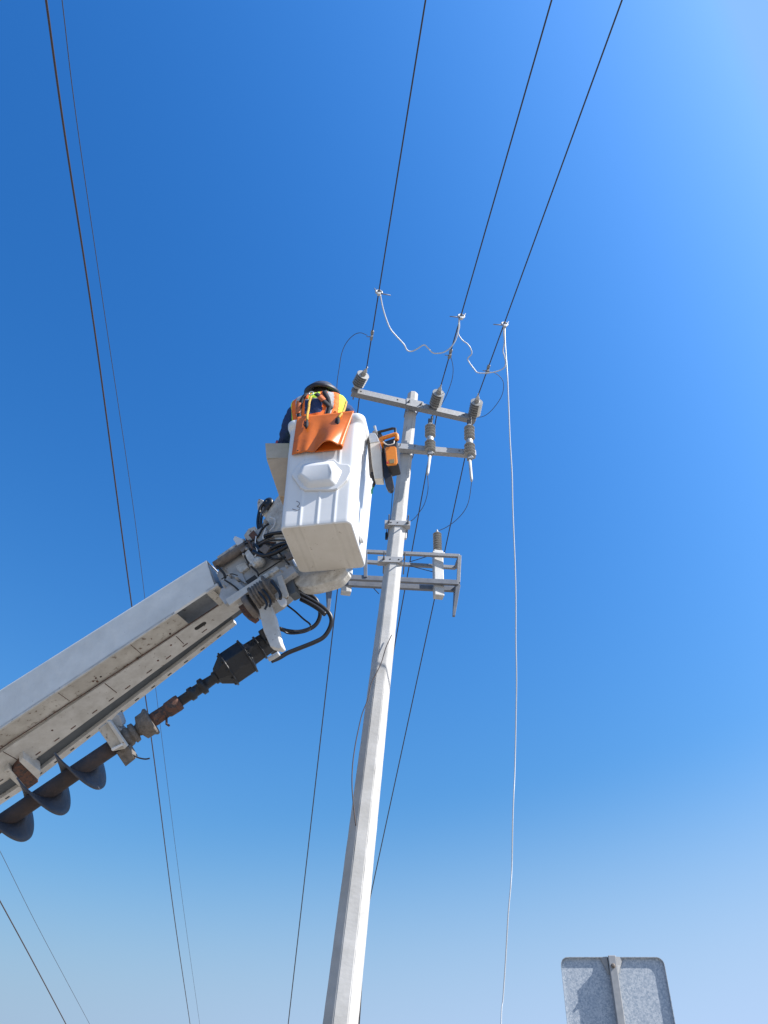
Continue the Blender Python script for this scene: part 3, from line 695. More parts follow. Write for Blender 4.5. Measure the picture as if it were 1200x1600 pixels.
slab('linkage', [(378,850),(390,842),(402,848),(404,858),(396,862),(384,860)], .02, .05, 'grime')
slab('linkage', [(398,830),(412,822),(418,830),(410,846),(402,846)], .01, .05, 'boom_gray')
slab('linkage', [(388,858),(396,868),(402,880),(396,886),(386,874),(382,864)], .05, .04, 'head_white')
slab('linkage', [(410,846),(440,832),(452,838),(452,850),(420,858)], .0, .05, 'boom_dirty')
slab('linkage', [(455,846),(440,858),(424,866),(430,876),(462,866)], -.01, .04, 'boom_gray')
for (x, y, r) in ((403,876,.045), (424,897,.022), (448,885,.012), (414,814,.014), (392,883,.014), (381,867,.012), (370,903,.012), (386,858,.014), (358,898,.010), (350,915,.008), (436,868,.010), (440,892,.008)):
    mb = MB(); c = bp(x, y, .04); mb.lathe(c-BS*.05, c+BS, [(0, r*1.2), (.045, r*1.2), (.05, r), (.062, r), (.066, r*.5), (.07, r*.4)], 14)
    mb.build('pivot_pin', M['head_white' if r > .02 else 'boom_gray'], bl)
for pts_, r_, m_ in (([(351,906),(366,916),(384,931),(399,923),(402,917)], .008, 'slot'), ([(338,884),(349,895),(352,903)], .012, 'slot'), ([(378,859),(388,880),(401,893),(404,900)], .008, 'slot'), ([(404,898),(425,885),(446,871)], .007, 'slot'), ([(428,850),(438,866),(452,882)], .008, 'slot'), ([(346,905),(360,897),(371,899)], .005, 'slot')):
    tub('seam_gap', pts_, .035, r_, m_)
for pts_, s_, th_, m_ in (([(383,908),(398,898),(402,902),(388,914)], .04, .02, 'slot'), ([(372,857),(380,850),(386,855),(378,863)], .05, .04, 'grime'), ([(388,836),(396,828),(402,836),(394,843)], .03, .05, 'rust'), ([(404,858),(414,850),(422,856),(414,866)], .07, .03, 'grime'), ([(444,866),(458,860),(462,868),(449,874)], .06, .03, 'grime')):
    slab('fitting', pts_, s_, th_, m_, bev=.003)
for k_ in range(5):
    tub('hydraulic_hose', [(376+3*k_,866-2*k_),(392+3*k_,858-k_),(408+2*k_,846+k_),(428,836+4*k_),(452,834+5*k_)], .015+.012*(k_ % 3), .007, ('rubber', 'grime', 'rubber', 'rust', 'rubber')[k_])
# winch rope roll and roller
def rl(p, q, s, prof, m_, nm, nn=28):
    a = bp(*p, s); e = bp(*q, s); mb = MB(); k = (e-a).length; mb.lathe(a, e, [(t*k, r) for t, r in prof], nn); return mb.build(nm, M[m_], bl)
rl((398,938),(432,914), .02, [(0,.10),(.03,.125),(.10,.125),(.12,.098),(.19,.120),(.22,.120),(.25,.100),(.31,.122),(.34,.122),(.37,.100),(.42,.12),(.45,.12),(.48,.098),(.54,.118),(.57,.118),(.6,.098),(.68,.110),(.7,.14),(.76,.14),(.78,.09),(.9,.09),(1,.06)], 'rope_roll', 'winch_drum')
rl((388,951),(396,945), .0, [(0,.06),(.05,.115),(.9,.115),(1,.10)], 'grime', 'drum_flange')
tub('winch_rope', [(404,925),(412,934),(417,944),(414,952)], .12, .010, 'rubber')
tub('winch_rope', [(410,921),(418,930),(423,940),(421,948)], .12, .010, 'rubber')
tub('winch_rope', [(424,908),(432,918),(438,928),(438,936)], .12, .014, 'rubber')
slab('sheave_plate', [(372,948),(384,940),(397,960),(390,966),(380,960)], .0, .10, 'rust')
slab('sheave_plate', [(432,901),(440,898),(450,930),(447,934),(440,932)], .05, .03, 'boom_dirty')
slab('sheave_plate', [(441,903),(454,893),(462,925),(452,930)], -.02, .10, 'tube_dark')
slab('sheave_plate', [(424,915),(431,905),(440,925),(437,935),(430,936)], .03, .08, 'boom_gray')
slab('hook_eye', [(432,938),(443,932),(446,936),(446,943),(441,947),(437,945)], .04, .03, 'bucket')
# auger hanger arm
slab('auger_hanger', [(403,948),(419,940),(428,962),(437,1000),(441,1010),(436,1014),(422,1010),(411,985)], .02, .07, 'boom_flange', bev=.01)
# --- auger with its motor
P1 = at(338, 1058, 6.85); P0 = at(0, 1287, 6.25); AD = (P0-P1).normalized()
M0 = P1-AD*((at(441, 1003, 6.85)-P1).length)
def ax(x): # point on the shaft axis at image column x
    lo, hi = 0.0, 6.0
    for _ in range(40):
        mid_ = (lo+hi)/2; q = P1+AD*mid_-CAM; xx = 600+FPX*q.dot(rt)/q.dot(fw)
        if xx > x: lo = mid_
        else: hi = mid_
    return P1+AD*lo
mb = MB(); k = (P1-M0).length
mb.lathe(M0, P1, [(0,.05),(.01,.085),(.09,.09),(.095,.105),(k*.48,.115),(k*.50,.155),(k*.52,.168),(k*.80,.168),(k*.86,.145),(k*.98,.085),(k,.06)], 8, smooth=False)
mo = mb.build('auger_motor', M['black_paint'], bl, bevel=.008)
mb = MB()
for f in (.30, .50, .80):
    mb.lathe(M0.lerp(P1, f), P1, [(0, .10 if f < .4 else .14), (.002, .12 if f < .4 else .172), (.018, .12 if f < .4 else .172), (.02, .10)], 28)
mb.build('flange_ring', M['black_paint'], mo)
mb = MB(); u1 = AD.cross(V((0,0,1))).normalized(); u2 = AD.cross(u1)
mb.box(M0.lerp(P1, .12)+u2*.0, AD, u1, u2, .07, .13, .075); mb.build('port_block', M['black_paint'], mo, bevel=.01)
mb = MB()
for j in range(10):
    t = 2*math.pi*j/10; c = M0.lerp(P1, .80)+(u1*math.cos(t)+u2*math.sin(t))*.15; mb.lathe(c, c+AD, [(0, .014), (.03, .014), (.035, .008)], 6)
mb.build('bolt_ring', M['black_paint'], mo)
tub('port_fitting', [(420,1030),(428,1026),(436,1021)], .18, .020, 'cap', mo)
mb = MB(); mb.lathe(P1-AD*.03, P0, [(0,.06),(.05,.06),(.06,.045),(.14,.05),(.15,.075),(.19,.075),(.2,.05),(.25,.05),(.26,.062),(.30,.062),(.31,.045),(.40,.045),(.42,.04),(.62,.04)], 14)
mb.build('drive_shaft', M['black_paint'], bl)
c1 = ax(282); c2 = ax(232)
mb = MB(); k = (c2-c1).length; mb.lathe(c1, c2, [(0,.03),(.005,.068),(.10*k,.072),(.4*k,.068),(.45*k,.058),(.8*k,.062),(k,.055)], 16); mb.build('shaft_coupling', M['rust'], bl)
mb = MB(); q = ax(262); mb.tube([q+u1*.03-u2*.05, q-BT*.04+BD*.13, q-BT*.02+BD*.16], .010, 8); mb.build('locking_pin', M['rust'], bl)
c1 = ax(238); c2 = ax(214); k = (c2-c1).length
mb = MB(); mb.lathe(c1, c2, [(0,.05),(.002,.125),(.02,.13),(.3*k,.112),(.7*k,.11),(.85*k,.06),(k,.05)], 20); mb.build('guide_cone', M['rope_roll'], bl)
c3 = ax(186); k = (c3-c2).length
mb = MB(); mb.lathe(c2, c3, [(0,.05),(.05*k,.085),(.25*k,.09),(.3*k,.07),(.4*k,.085),(.6*k,.09),(.65*k,.065),(k,.06)], 14); mb.build('rope_wrap', M['rope_roll'], bl)
# stowing bracket
def pa(x, y, off=0): return onpl(x, y, ax(190)+fw*off, fw)
def aslab(nm, pts, off, th, m_, bev=.005):
    c = MB(); c.prism([pa(x, y, off) for x, y in pts], fw*th); return c.build(nm, M[m_], bl, bevel=bev)
aslab('stow_bracket', [(152,1139),(168,1129),(176,1142),(196,1170),(176,1174),(166,1158)], -.13, .10, 'boom_dirty')
aslab('stow_bracket', [(166,1127),(171,1126),(199,1166),(194,1170)], -.16, .04, 'boom_flange')
aslab('stow_bracket', [(172,1128),(182,1116),(186,1117),(191,1131),(190,1136),(183,1134),(196,1146),(200,1160),(186,1150)], -.02, .10, 'boom_gray')
aslab('stow_bracket', [(181,1176),(200,1166),(211,1186),(196,1198)], -.11, .08, 'rope_roll')
aslab('stow_latch', [(173,1170),(190,1162),(192,1165),(175,1174)], -.17, .03, 'bucket')
c = MB(); c.tube(catmull([pa(199,1163,-.1), pa(205,1176,-.1), pa(214,1183,-.1), pa(226,1186,-.1), pa(234,1185,-.1)], 6), .007, 6); c.build('tie_cord', M['rubber'], bl)
mb = MB(); s0 = ax(196); P9 = P0+AD*1.1; k = (P9-s0).length; rings = []
mb.lathe(s0, P9, [(0,.05),(.01,.068),(k*.25,.069),(k*.6,.070),(k-.1,.070),(k,.01)], 20); sh = mb.build('auger_shaft', M['auger'], bl)
# helical flights, one turn each
pitch = (ax(143)-ax(86)).length; s1 = ax(151)
def ypx(p): q = p-CAM; return 800-FPX*q.dot(up)/q.dot(fw)
def fdir(a): return u1*math.cos(R(a))+u2*math.sin(R(a))
FP0 = max(range(0, 360, 5), key=lambda a: fdir(a).dot((s1-CAM).normalized()))     # starts behind the shaft
HAND = 1 if ypx(s1+fdir(FP0+90)*.25) > ypx(s1+fdir(FP0-90)*.25) else -1
def flight(a0, ph):
    mb = MB(); rows = []
    nn = 40
    for k in range(nn+1):
        th = 2*math.pi*k/nn; c = s1+AD*(a0+pitch*k/nn)
        dirv = fdir(ph+HAND*math.degrees(th)); Rr = .238+.004*noise.noise(V((th, a0, 3)))
        rows.append([c+dirv*r for r in (.055, .12, .19, Rr)])
    mb.grid(rows); return mb.build('auger_flight', M['blade'], bl, solid=.012)
for k in range(4): flight(k*pitch, FP0)
# --- loose hydraulic hoses
def hose(pts, d0, d1, r, nm='hydraulic_hose'):
    k = len(pts)-1; c = MB(); c.tube(catmull([at(x, y, d0+(d1-d0)*i/k) for i, (x, y) in enumerate(pts)], 8), r, 12); return c.build(nm, M['rubber'], bl)
hose([(449,930),(462,926),(476,932),(490,940),(503,948),(514,958),(518,970),(514,984),(505,996),(490,1004),(470,1012),(450,1020),(436,1028),(424,1033)], 6.95, 6.6, .020)
hose([(452,924),(468,923),(482,928),(494,937),(499,950),(500,962),(495,974),(485,982),(468,987),(450,986),(436,982)], 7.0, 6.8, .019)
hose([(449,946),(462,956),(474,967),(484,975),(485,982),(478,987),(462,990),(448,989),(440,982)], 6.95, 6.75, .0085)
hose([(470,936),(484,943),(497,951),(508,960)], 6.85, 6.72, .021)
# turret and pedestal below the frame
q = L(-7.2, -.3, -.2); mb = MB(); mb.lathe(V((q.x, q.y, 0.02)), q, [(0,.55),(.12,.55),(.14,.34),(q.z-.5,.30),(q.z-.45,.42),(q.z-.3,.42)], 28); mb.build('pedestal', M['boom_white'], bl)
mb = MB(); mb.prism([q+V((-.5,-.1,-.4)), q+V((.3,-.1,-.4)), q+V((.5,-.1,.1)), q+V((.1,-.1,.5)), q+V((-.5,-.1,.2))], V((0,.5,0))); mb.build('turret', M['boom_white'], bl, bevel=.03)

# ------------------------------------------------------------------ bucket
KH = 5.45; K1 = atz(437, 825, KH); K2 = atz(548, 815, KH)
KX = (K2-K1).normalized(); KY = V((-KX.y, KX.x, 0))
KO = (K1+K2)/2+KY*.315           # bottom centre
def K(x, y, z): return KO+KX*x+KY*y+Z3*z
def fr(x, y, out=0):             # sight line meets the leaning front wall
    nrm = (-KY*1.0 - Z3*.04).normalized(); return onpl(x, y, K(0, -.315, 0)-KY*out, nrm)
def kl(p): d = p-KO; return V((d.dot(KX), d.dot(KY), d.z))
HB = 1.20; ribs = (-.128, .015, .152)
def rr_pt(t, hx, hy, r):         # rounded rectangle, t in 0..1, starts at the middle of the front
    segs = [('l', hx-r), ('a', math.pi/2*r), ('l', 2*(hy-r)), ('a', math.pi/2*r), ('l', 2*(hx-r)), ('a', math.pi/2*r), ('l', 2*(hy-r)), ('a', math.pi/2*r), ('l', hx-r)]
    tot = sum(s[1] for s in segs); d = t*tot; x, y, an = 0.0, -hy, 0.0
    for kind, ln in segs:
        k = min(d, ln)
        if kind == 'l': x += math.cos(an)*k; y += math.sin(an)*k
        else:
            b0 = an; cx = x-math.sin(an)*r; cy = y+math.cos(an)*r; a2_ = an+k/r
            x = cx+math.sin(a2_)*r; y = cy-math.cos(a2_)*r; an = a2_
        d -= ln
        if d <= 0: break
    return x, y
NP = 360
def bsec(z, grow=0, inner=False):
    f = z/HB; hx = .292+.040*f+grow; hy = .315+.040*f+grow; r = .045+.03*f
    row = []
    for k in range(NP):
        x, y = rr_pt(k/NP, hx, hy, r); q = V((x, y, 0))
        if not inner and y < -hy+.002 and z < 1.08:       # moulded vertical ribs on the front
            for rb in ribs:
                e = abs(x-rb*(1+.1*f))
                if e < .02: q.y -= .0055*(.5+.5*math.cos(math.pi*e/.02))*min(1, (1.08-z)/.06)
        if not inner: q.y += .003*noise.noise(V((x*3, z*3, 1))); q.x += .003*noise.noise(V((y*3, z*3, 5)))
        row.append(K(q.x, q.y, z))
    return row
bk = MB(); rows = []
for z, g_ in [(0, -.010), (.002, -.005), (.005, -.002), (.012, -.0), (.045, 0)]: rows.append(bsec(z, g_))
for i in range(1, 41): rows.append(bsec(.045+(1.10-.045)*i/40))
for z, g_ in ((1.115, .004), (1.13, .014), (1.15, .022), (1.17, .024), (1.19, .024), (1.20, .018), (1.205, .008), (1.20, -.004), (1.19, -.008)): rows.append(bsec(z, g_))
for z in (1.0, .6, .3, .06): rows.append(bsec(z, -.010, True))
g = bk.grid(rows, smooth=True, close=True)
bk.face(g[-1])
bkt = bk.build('bucket', M['bucket'], bl)
bt = MB(); rows = []
base = bsec(0, -.010)
cen = K(0, 0, 0)
for f in [1-.04*i for i in range(25)]+[.01]:
    row = []
    for p in base:
        q = cen+(p-cen)*f; l = kl(q); dz = 0
        for rb in (-.20, -.128, .152, .235):
            e = abs(l.x-rb)
            if e < .010 and f < .97: dz = .008*(1-e/.010)*(-1 if rb in (-.128, .235) else 1)
        q = q+Z3*(dz+.002*noise.noise(l*8)+.012*(1-f)*0); row.append(q)
    rows.append(row)
bt.grid(rows, smooth=True, close=True); bt.build('bucket_floor', M['bucket_bottom'], bkt)
# foot step pod on the front
fl_ = [(456,744),(463,732),(472,724),(480,721),(523,720),(532,727),(545,728),(549,732),(549,740),(543,752),(528,766),(520,768),(477,768),(470,764)]
mb = MB(); mb.prism([fr(x, y, -.004) for x, y in fl_], -KY*.022); mb.build('step_flange', M['bucket'], bkt, bevel=.008)
top = [(472,724),(480,721),(517,720),(524,724),(534,737),(532,744),(520,752),(500,764),(480,764),(470,756),(464,740)]
a_ = [fr(x, y, .012) for x, y in top]
cc = fr(498, 742, .0)
# protruding pod: outer ring on the flange, inner ring pushed out
outr = [(474,724),(521,722),(536,741),(528,764),(478,765),(463,742)]
innr = [(480,725),(515,724),(519,740),(519,741),(484,741),(480,740)]
O = [fr(x, y, .015) for x, y in outr]; I = []
tp = [(481,741),(516,740),(519,752),(518,757),(483,757),(480,752)]
mb = MB(); zt = max(p.z for p in O); zb = min(p.z for p in O); zm = zt-(zt-zb)*.42
def fk(xl, z, out): return K(xl, -.315-.040*(z-KH)/HB-out, z-KH)
xs = [kl(fr(474, 724)).x, kl(fr(522, 723)).x, kl(fr(537, 741)).x, kl(fr(526, 765)).x, kl(fr(480, 765)).x, kl(fr(463, 742)).x]
ztop, zmid, zbot = fr(495, 723).z, fr(495, 742).z, fr(495, 765).z
bo = [fk(xs[0], ztop, .012), fk(xs[1], ztop, .012), fk(xs[2], zmid, .012), fk(xs[3], zbot, .012), fk(xs[4], zbot, .012), fk(xs[5], zmid, .012)]
po = [fk(xs[0]+.02, ztop-.075, .075), fk(xs[1]-.015, ztop-.075, .075), fk(xs[1]+.0, zmid-.045, .085), fk(xs[3]-.035, zbot+.03, .06), fk(xs[4]+.035, zbot+.03, .06), fk(xs[0]+.005, zmid-.045, .085)]
vb = [mb.bm.verts.new(p) for p in bo]; vp = [mb.bm.verts.new(p) for p in po]
mb.face(vp)
for i in range(6): mb.face([vb[i], vb[(i+1)%6], vp[(i+1)%6], vp[i]])
fs_ = mb.build('foot_step', M['bucket'], bkt, bevel=.026); fs_.modifiers['bevel'].segments = 6
for p_ in fs_.data.polygons: p_.use_smooth = True
# handwritten 3
def kfr(pts, r): return [fr(x, y, .0005) for x, y in pts]
mb = MB(); mb.tube(catmull(kfr([(463,783),(466,784),(468,787),(466,790),(464,791),(468,793),(468,796),(464,797),(459,796),(457,795)], 0), 5), .0022, 6, smooth=False); mb.build('number_mark', M['marker'], bkt)
mb = MB(); p = [K(.338, -.10, .75), K(.339, -.09, .6), K(.334, -.07, .45), K(.331, -.055, .32)]; mb.tube(catmull(p, 5), .0016, 5); mb.build('scratch_mark', M['marker'], bkt)
mb = MB(); q = K(.30, .02, .08); mb.lathe(q, q+KX, [(0,.035),(.02,.035),(.03,.02)], 16); mb.build('drain_plug', M['bucket'], bkt)

# ------------------------------------------------------------------ orange blanket over the rim
def orow(z, t):
    # t: 0 at the rim .. 1 at the hem. The right part bellies out and tucks back in along the wall
    hy = .315+.040*(z/HB); row = []; ww = max(0, min(1, (t-.08)/.92)); fold = ww**1.1
    xl = XL0+(XL1-XL0)*t; xr = XR0+(XR1-XR0)*t; tuck = .20*fold+.03; R_ = .006+.030*fold
    for k in range(81):
        s_ = k/80
        if s_ < .70:
            q = s_/.70; x = xl+(xr-xl)*q; b_ = max(0, (q-.45)/.55)
            out = .024+.012*math.sin(q*8+t*2)*t*.7 + fold*.105*(math.sin(math.pi*min(1, b_**1.15*.86)) if b_ > 0 else 0) + fold*.02*math.exp(-((q-.30)/.10)**2)
            if q < .10: out -= .018*ww*(1-q/.10)
            x += fold*.012*math.sin(math.pi*b_) if b_ > 0 else 0
            oe = out
        elif s_ < .80:
            q = (s_-.70)/.10; an = math.pi*q; mid_o = (oe+.016)/2; rr_ = (oe-.016)/2
            x = xr+fold*.010+math.sin(an)*R_*.5; out = mid_o+rr_*math.cos(an)
        else:
            q = (s_-.80)/.20; x = xr+fold*.008-tuck*q; out = .016
        row.append(K(x, -hy-out, z))
    return row
c_ = [kl(fr(465, 655)), kl(fr(552, 648)), kl(fr(457, 708)), kl(fr(531, 708))]
XL0, XR0, XL1, XR1 = c_[0].x, c_[1].x, c_[2].x, c_[3].x
ZT = 1.222; ZB = (c_[2].z+c_[3].z)/2
rows = []
for (yy, z) in ((.10, 1.16), (.04, 1.215), (.0, 1.224)):
    rows.append([K(XL0+(XR0-XL0)*min(1, k/56), -.355+yy*.7-.0002*max(0, k-56), z) for k in range(81)])
for i in range(30):
    t = i/29; rows.append(orow(ZT-(ZT-ZB)*t, t))
mb = MB(); mb.grid(rows); ob = mb.build('insulating_blanket', M['orange'], None, solid=.006)
tag(ob, 'orange rubber blanket draped over the front rim of the white bucket, hem curling outward', 'blanket')
ht = MB(); h1 = orow(ZB+.03-0*KH, .95)[7]; ht.lathe(h1-KY*.004, h1+KY*.02, [(0, .008), (.004, .008)], 10); ht.build('eyelet', M['slot'], ob)

# ------------------------------------------------------------------ lanyards with snap hooks
def lanyard(pts_, zhook, lab, w_=.012):
    P = [onpl(x, y, K(0, -.355-o_, 0), KY) for (x, y, o_) in pts_]
    e = empty('snap_hook_lanyard', P[-1], lab, 'lanyard', 'lanyards over the rim')
    c = MB(); c.tube(catmull(P, 6), w_, 8); c.build('rope', M['yrope'], e)
    q = P[-1]; c = MB(); c.tube([q, q-Z3*.03, q-Z3*.07, q-Z3*.10], [.008, .016, .016, .008], 10); c.tube([q-Z3*.0-KX*.02, q-Z3*.05-KX*.026, q-Z3*.08-KX*.01], .006, 6); c.build('snap_hook', M['strap'], e)
lanyard([(486,620,-.05),(483,630,-.02),(482,640,.0),(480,649,.045),(480,657,.05)], 0, 'yellow rope lanyard with black snap hook, over the left half of the orange blanket')
lanyard([(541,628,-.10),(539,636,-.05),(536,644,.0),(531,650,.045),(529,653,.05)], 0, 'yellow rope lanyard with black snap hook, over the right half of the orange blanket')

# ------------------------------------------------------------------ tool box on the left wall
tbp = K(0, -.10, 0)
def tb(x, y, out=0): return onpl(x, y, tbp-KY*out, KY)
mb = MB(); A_ = [tb(414,692), tb(452,692), tb(452,716), tb(416,716)]
mb.prism(A_, KY*.26); tbx = mb.build('tool_box', M['toolbox'], None, bevel=.008)
tag(tbx, 'beige tapered tool box hanging on the left wall of the white bucket', 'tool box')
mb = MB(); z0 = tb(430,716).z; xa, xb = kl(tb(416,716)).x, kl(tb(452,716)).x; ya = -.10; xc_ = kl(tb(434,770)).x; zb_ = tb(436,770).z-KO.z; zz = z0-KO.z
mb.hexa([K(xc_, ya+.05, zb_), K(xb, ya+.05, zb_), K(xb, ya+.20, zb_), K(xc_, ya+.20, zb_), K(xa+.004, ya+.002, zz), K(xb, ya+.002, zz), K(xb, ya+.258, zz), K(xa+.004, ya+.258, zz)])
mb.build('tapered_base', M['toolbox_warm_shade'], tbx, bevel=.006)
mb = MB(); p = K(kl(tb(428,690)).x, -.02, kl(tb(428,690)).z-.05); mb.tube([p, p+Z3*.08, p+Z3*.135], [.014, .018, .014], 10)
e = mb.build('hand_tool', M['red']); tag(e, 'red tool handle sticking up out of the beige tool box', 'hand tool')
mb = MB(); p2 = p+KX*-.035+KY*.02; mb.tube([p2, p2+Z3*.06], .008, 8); mb.build('shank', M['galv'], e)

# ------------------------------------------------------------------ scabbard and chainsaw on the right wall
sp0 = K(0, -.12, 0)
def sw(x, y, out=0): return onpl(x, y, sp0-KY*out, KY)
def sslab(pts, out, th, m_, nm, par=None, bev=.006):
    c = MB(); c.prism([sw(x, y, out) for x, y in pts], KY*th); return c.build(nm, M[m_], par, bevel=bev)
scb = sslab([(578,693),(593,691),(596,705),(598,748),(585,748),(581,725)], .06, .08, 'scab', 'saw_scabbard')
tag(scb, 'white plastic saw scabbard fixed outside the right wall of the bucket', 'scabbard')
sslab([(576,682),(579,676),(586,676),(590,682),(593,690),(578,692)], .05, .06, 'cap', 'scabbard_mouth', scb)
sslab([(577,690),(580,678),(583,672),(590,675),(591,684)], .01, .08, 'grime', 'mounting_clip', scb)
sslab([(573,676),(577,676),(582,722),(584,742),(577,742)], -.02, .05, 'grime', 'side_strap', scb)
sslab([(579,737),(584,737),(584,742),(579,742)], .03, .09, 'strap', 'strap_end', scb)
sslab([(583,665),(587,664),(588,670),(592,677),(592,684),(588,680)], .0, .03, 'cap', 'carabiner', scb)
cs = sslab([(598,690),(619,683),(621,690),(623,725),(606,729),(602,715)], .10, .14, 'saw_black', 'chainsaw', bev=.012)
tag(cs, 'orange and black chainsaw hanging bar down beside the right wall of the bucket', 'chainsaw')
sslab([(602,700),(604,698),(617,697),(619,699),(621,722),(619,725),(606,727),(604,725)], .108, .02, 'saw_orange', 'side_cover', cs, .006)
sslab([(608,718),(616,717),(616,723),(609,724)], .111, .01, 'saw_badge', 'badge', cs, .001)
sslab([(604,721),(607,721),(607,724),(604,724)], .111, .01, 'red', 'badge', cs, .001)
c = MB(); c.tube(catmull([sw(593,688,.09), sw(598,685,.10), sw(607,682,.11), sw(617,679,.11), sw(620,681,.11), sw(620,688,.10)], 6), .019, 10); c.build('rear_handle', M['saw_orange'], cs)
sslab([(592,685),(598,683),(600,692),(595,694)], .11, .06, 'saw_orange', 'handle_boss', cs)
c = MB(); c.tube([sw(590,676,.04), sw(594,674.5,.04), sw(604,672,.04), sw(613,669.5,.04), sw(617.5,670,.04), sw(618,675,.05), sw(618,681,.06)], .013, 10); c.build('top_handle', M['saw_black'], cs)
c = MB(); c.tube(catmull([sw(599,690,.12), sw(603,694,.125), sw(609,695,.125), sw(615,693,.125), sw(616,689,.12)], 5), .005, 8); c.build('starter_cord', M['scab'], cs)
sslab([(590,676),(594,674),(600,683),(596,687),(590,683)], .04, .06, 'saw_black', 'guard', cs)
sslab([(596,690),(600,690),(606,722),(613,745),(616,761),(614,766),(610,768),(606,766),(603,760),(598,738),(597,715)], .03, .03, 'saw_black', 'guide_bar', cs, .004)
c = MB(); c.tube([sw(587,750,-.02), sw(584,757,-.02), sw(583,761,-.02)], [.012, .014, .01], 8)
e = c.build('strap_buckle', M['strap']); tag(e, 'small dark strap end with green cord hanging below the white saw scabbard', 'strap')
c = MB(); c.tube([sw(583,761,-.02), sw(581,766,-.02), sw(581,771,-.02)], .008, 8); c.build('cord', M['green'], e)

#@@PERSON
# ------------------------------------------------------------------ the worker, seen from behind and below
PS = 1.06; px0 = kl(onpl(497, 640, K(0, -.14, 0), KY)).x
PO = K(px0, -.13, .135)
def H(x, y, z): return PO+(KX*x+KY*y+Z3*z)*PS
man = empty('person', PO, 'worker from behind in orange and lime vest and brimmed hat, standing in the bucket', 'person')
def ell(mb, c, rx, ry, rz, n=16):
    rows = []
    for i in range(1, n):
        a = math.pi*i/n; rows.append([H(c[0]+rx*math.sin(a)*math.cos(b*2*math.pi/24), c[1]+ry*math.sin(a)*math.sin(b*2*math.pi/24), c[2]+rz*math.cos(a)) for b in range(24)])
    g = mb.grid(rows, close=True); mb.face(g[0]); mb.face(g[-1][::-1])
def loft(mb, secs, n=28):
    rows = [[H(cx+rx*math.copysign(abs(math.cos(t))**.85, math.cos(t)), cy+ry*math.copysign(abs(math.sin(t))**.9, math.sin(t)), z) for t in [2*math.pi*b/n for b in range(n)]] for (z, cx, cy, rx, ry) in secs]
    g = mb.grid(rows, close=True); mb.face(g[0][::-1]); mb.face(g[-1])
def limb(mb, pts, rs, n=14):
    P = catmull([H(*p) for p in pts], 5); k = len(P)-1; m_ = len(rs)-1; rr = []
    for i in range(len(P)):
        f = i/k*m_; j = min(m_-1, int(f)); rr.append((rs[j]+(rs[j+1]-rs[j])*(f-j))*PS)
    mb.tube(P, rr, n)
LA = [(-.17, 0, 1.41), (-.225, .0, 1.33), (-.275, .02, 1.16), (-.325, .12, 1.09), (-.33, .25, 1.09)]
RA = [(.16, 0, 1.40), (.225, .04, 1.35), (.32, .12, 1.265), (.32, .25, 1.30), (.29, .36, 1.34)]
torso = [(.90, 0, 0, .155, .11), (1.0, 0, 0, .150, .10), (1.12, 0, 0, .150, .10), (1.25, 0, 0, .17, .115), (1.36, 0, 0, .18, .115), (1.42, 0, 0, .165, .10), (1.46, 0, .01, .10, .08), (1.49, 0, .02, .06, .06)]
LEG = [[(s*.085, 0, .92), (s*.10, .0, .70), (s*.105, .02, .48), (s*.11, 0, .28), (s*.11, -.01, .07)] for s in (-1, 1)]
def hand(mb, w_, d, side):
    # palm and five bent fingers; w_ wrist point, d forward direction, side +1 right hand
    w_ = V(w_); d = V(d).normalized(); u_ = V((1, 0, 0))*side; dn = V((0, 0, -1))
    pal = w_+d*.05
    mb.tube([H(*w_), H(*(w_+d*.03)), H(*(w_+d*.085))], [.028*PS, .036*PS, .034*PS], 12)
    for i, ln in enumerate((.068, .078, .073, .058)):
        b0 = w_+d*.08+u_*(-.030+.020*i); b1 = b0+d*ln*.5+dn*ln*.25; b2 = b1+d*ln*.15+dn*ln*.45
        mb.tube([H(*b0), H(*b1), H(*b2)], [.0095*PS, .0088*PS, .0075*PS], 8)
    b0 = w_+d*.03-u_*.03; b1 = b0-u_*.025+d*.03+dn*.01; b2 = b1+d*.028+dn*.02
    mb.tube([H(*b0), H(*b1), H(*b2)], [.012*PS, .011*PS, .009*PS], 8)
def remesh(o, vs, sm=4):
    r = o.modifiers.new('remesh', 'REMESH'); r.mode = 'VOXEL'; r.voxel_size = vs; r.use_smooth_shade = True
    if sm: q = o.modifiers.new('smooth', 'SMOOTH'); q.iterations = sm; q.factor = .5
    return o
HC = (0, .05, 1.60)
mb = MB(); loft(mb, torso)
limb(mb, [(0, .02, 1.44), (0, .045, 1.50), (0, .065, 1.55)], [.062, .056, .058])
ell(mb, HC, .076, .095, .112); ell(mb, (0, .115, 1.535), .052, .058, .060); ell(mb, (0, .175, 1.575), .012, .02, .022)
for s in (-1, 1): ell(mb, (s*.078, .07, 1.58), .010, .02, .03, 8)
limb(mb, LA, [.052, .048, .040, .036, .026]); limb(mb, RA, [.052, .048, .040, .036, .026])
for lg in LEG: limb(mb, lg, [.088, .078, .055, .055, .04])
for s in (-1, 1): ell(mb, (s*.11, .05, .04), .042, .11, .038, 8)
hand(mb, LA[-1], (.1, 1, -.1), -1); hand(mb, RA[-1], (-.2, 1, .1), 1)
body = remesh(mb.build('body', M['skin'], man), .0065, 3)
mb = MB()
for s in (-1, 1): ell(mb, (s*.030, .158, 1.60), .012, .010, .009, 8)
mb.build_each('eye', M['cap'], body)
mb = MB(); limb(mb, [(-.025, .168, 1.535), (0, .176, 1.533), (.025, .168, 1.535)], [.004, .006, .004], 8); mb.build('mouth', M['red'], body)
mb = MB(); ell(mb, (0, .020, 1.585), .083, .090, .115); remesh(mb.build('hair', M['hair'], man), .006, 2)
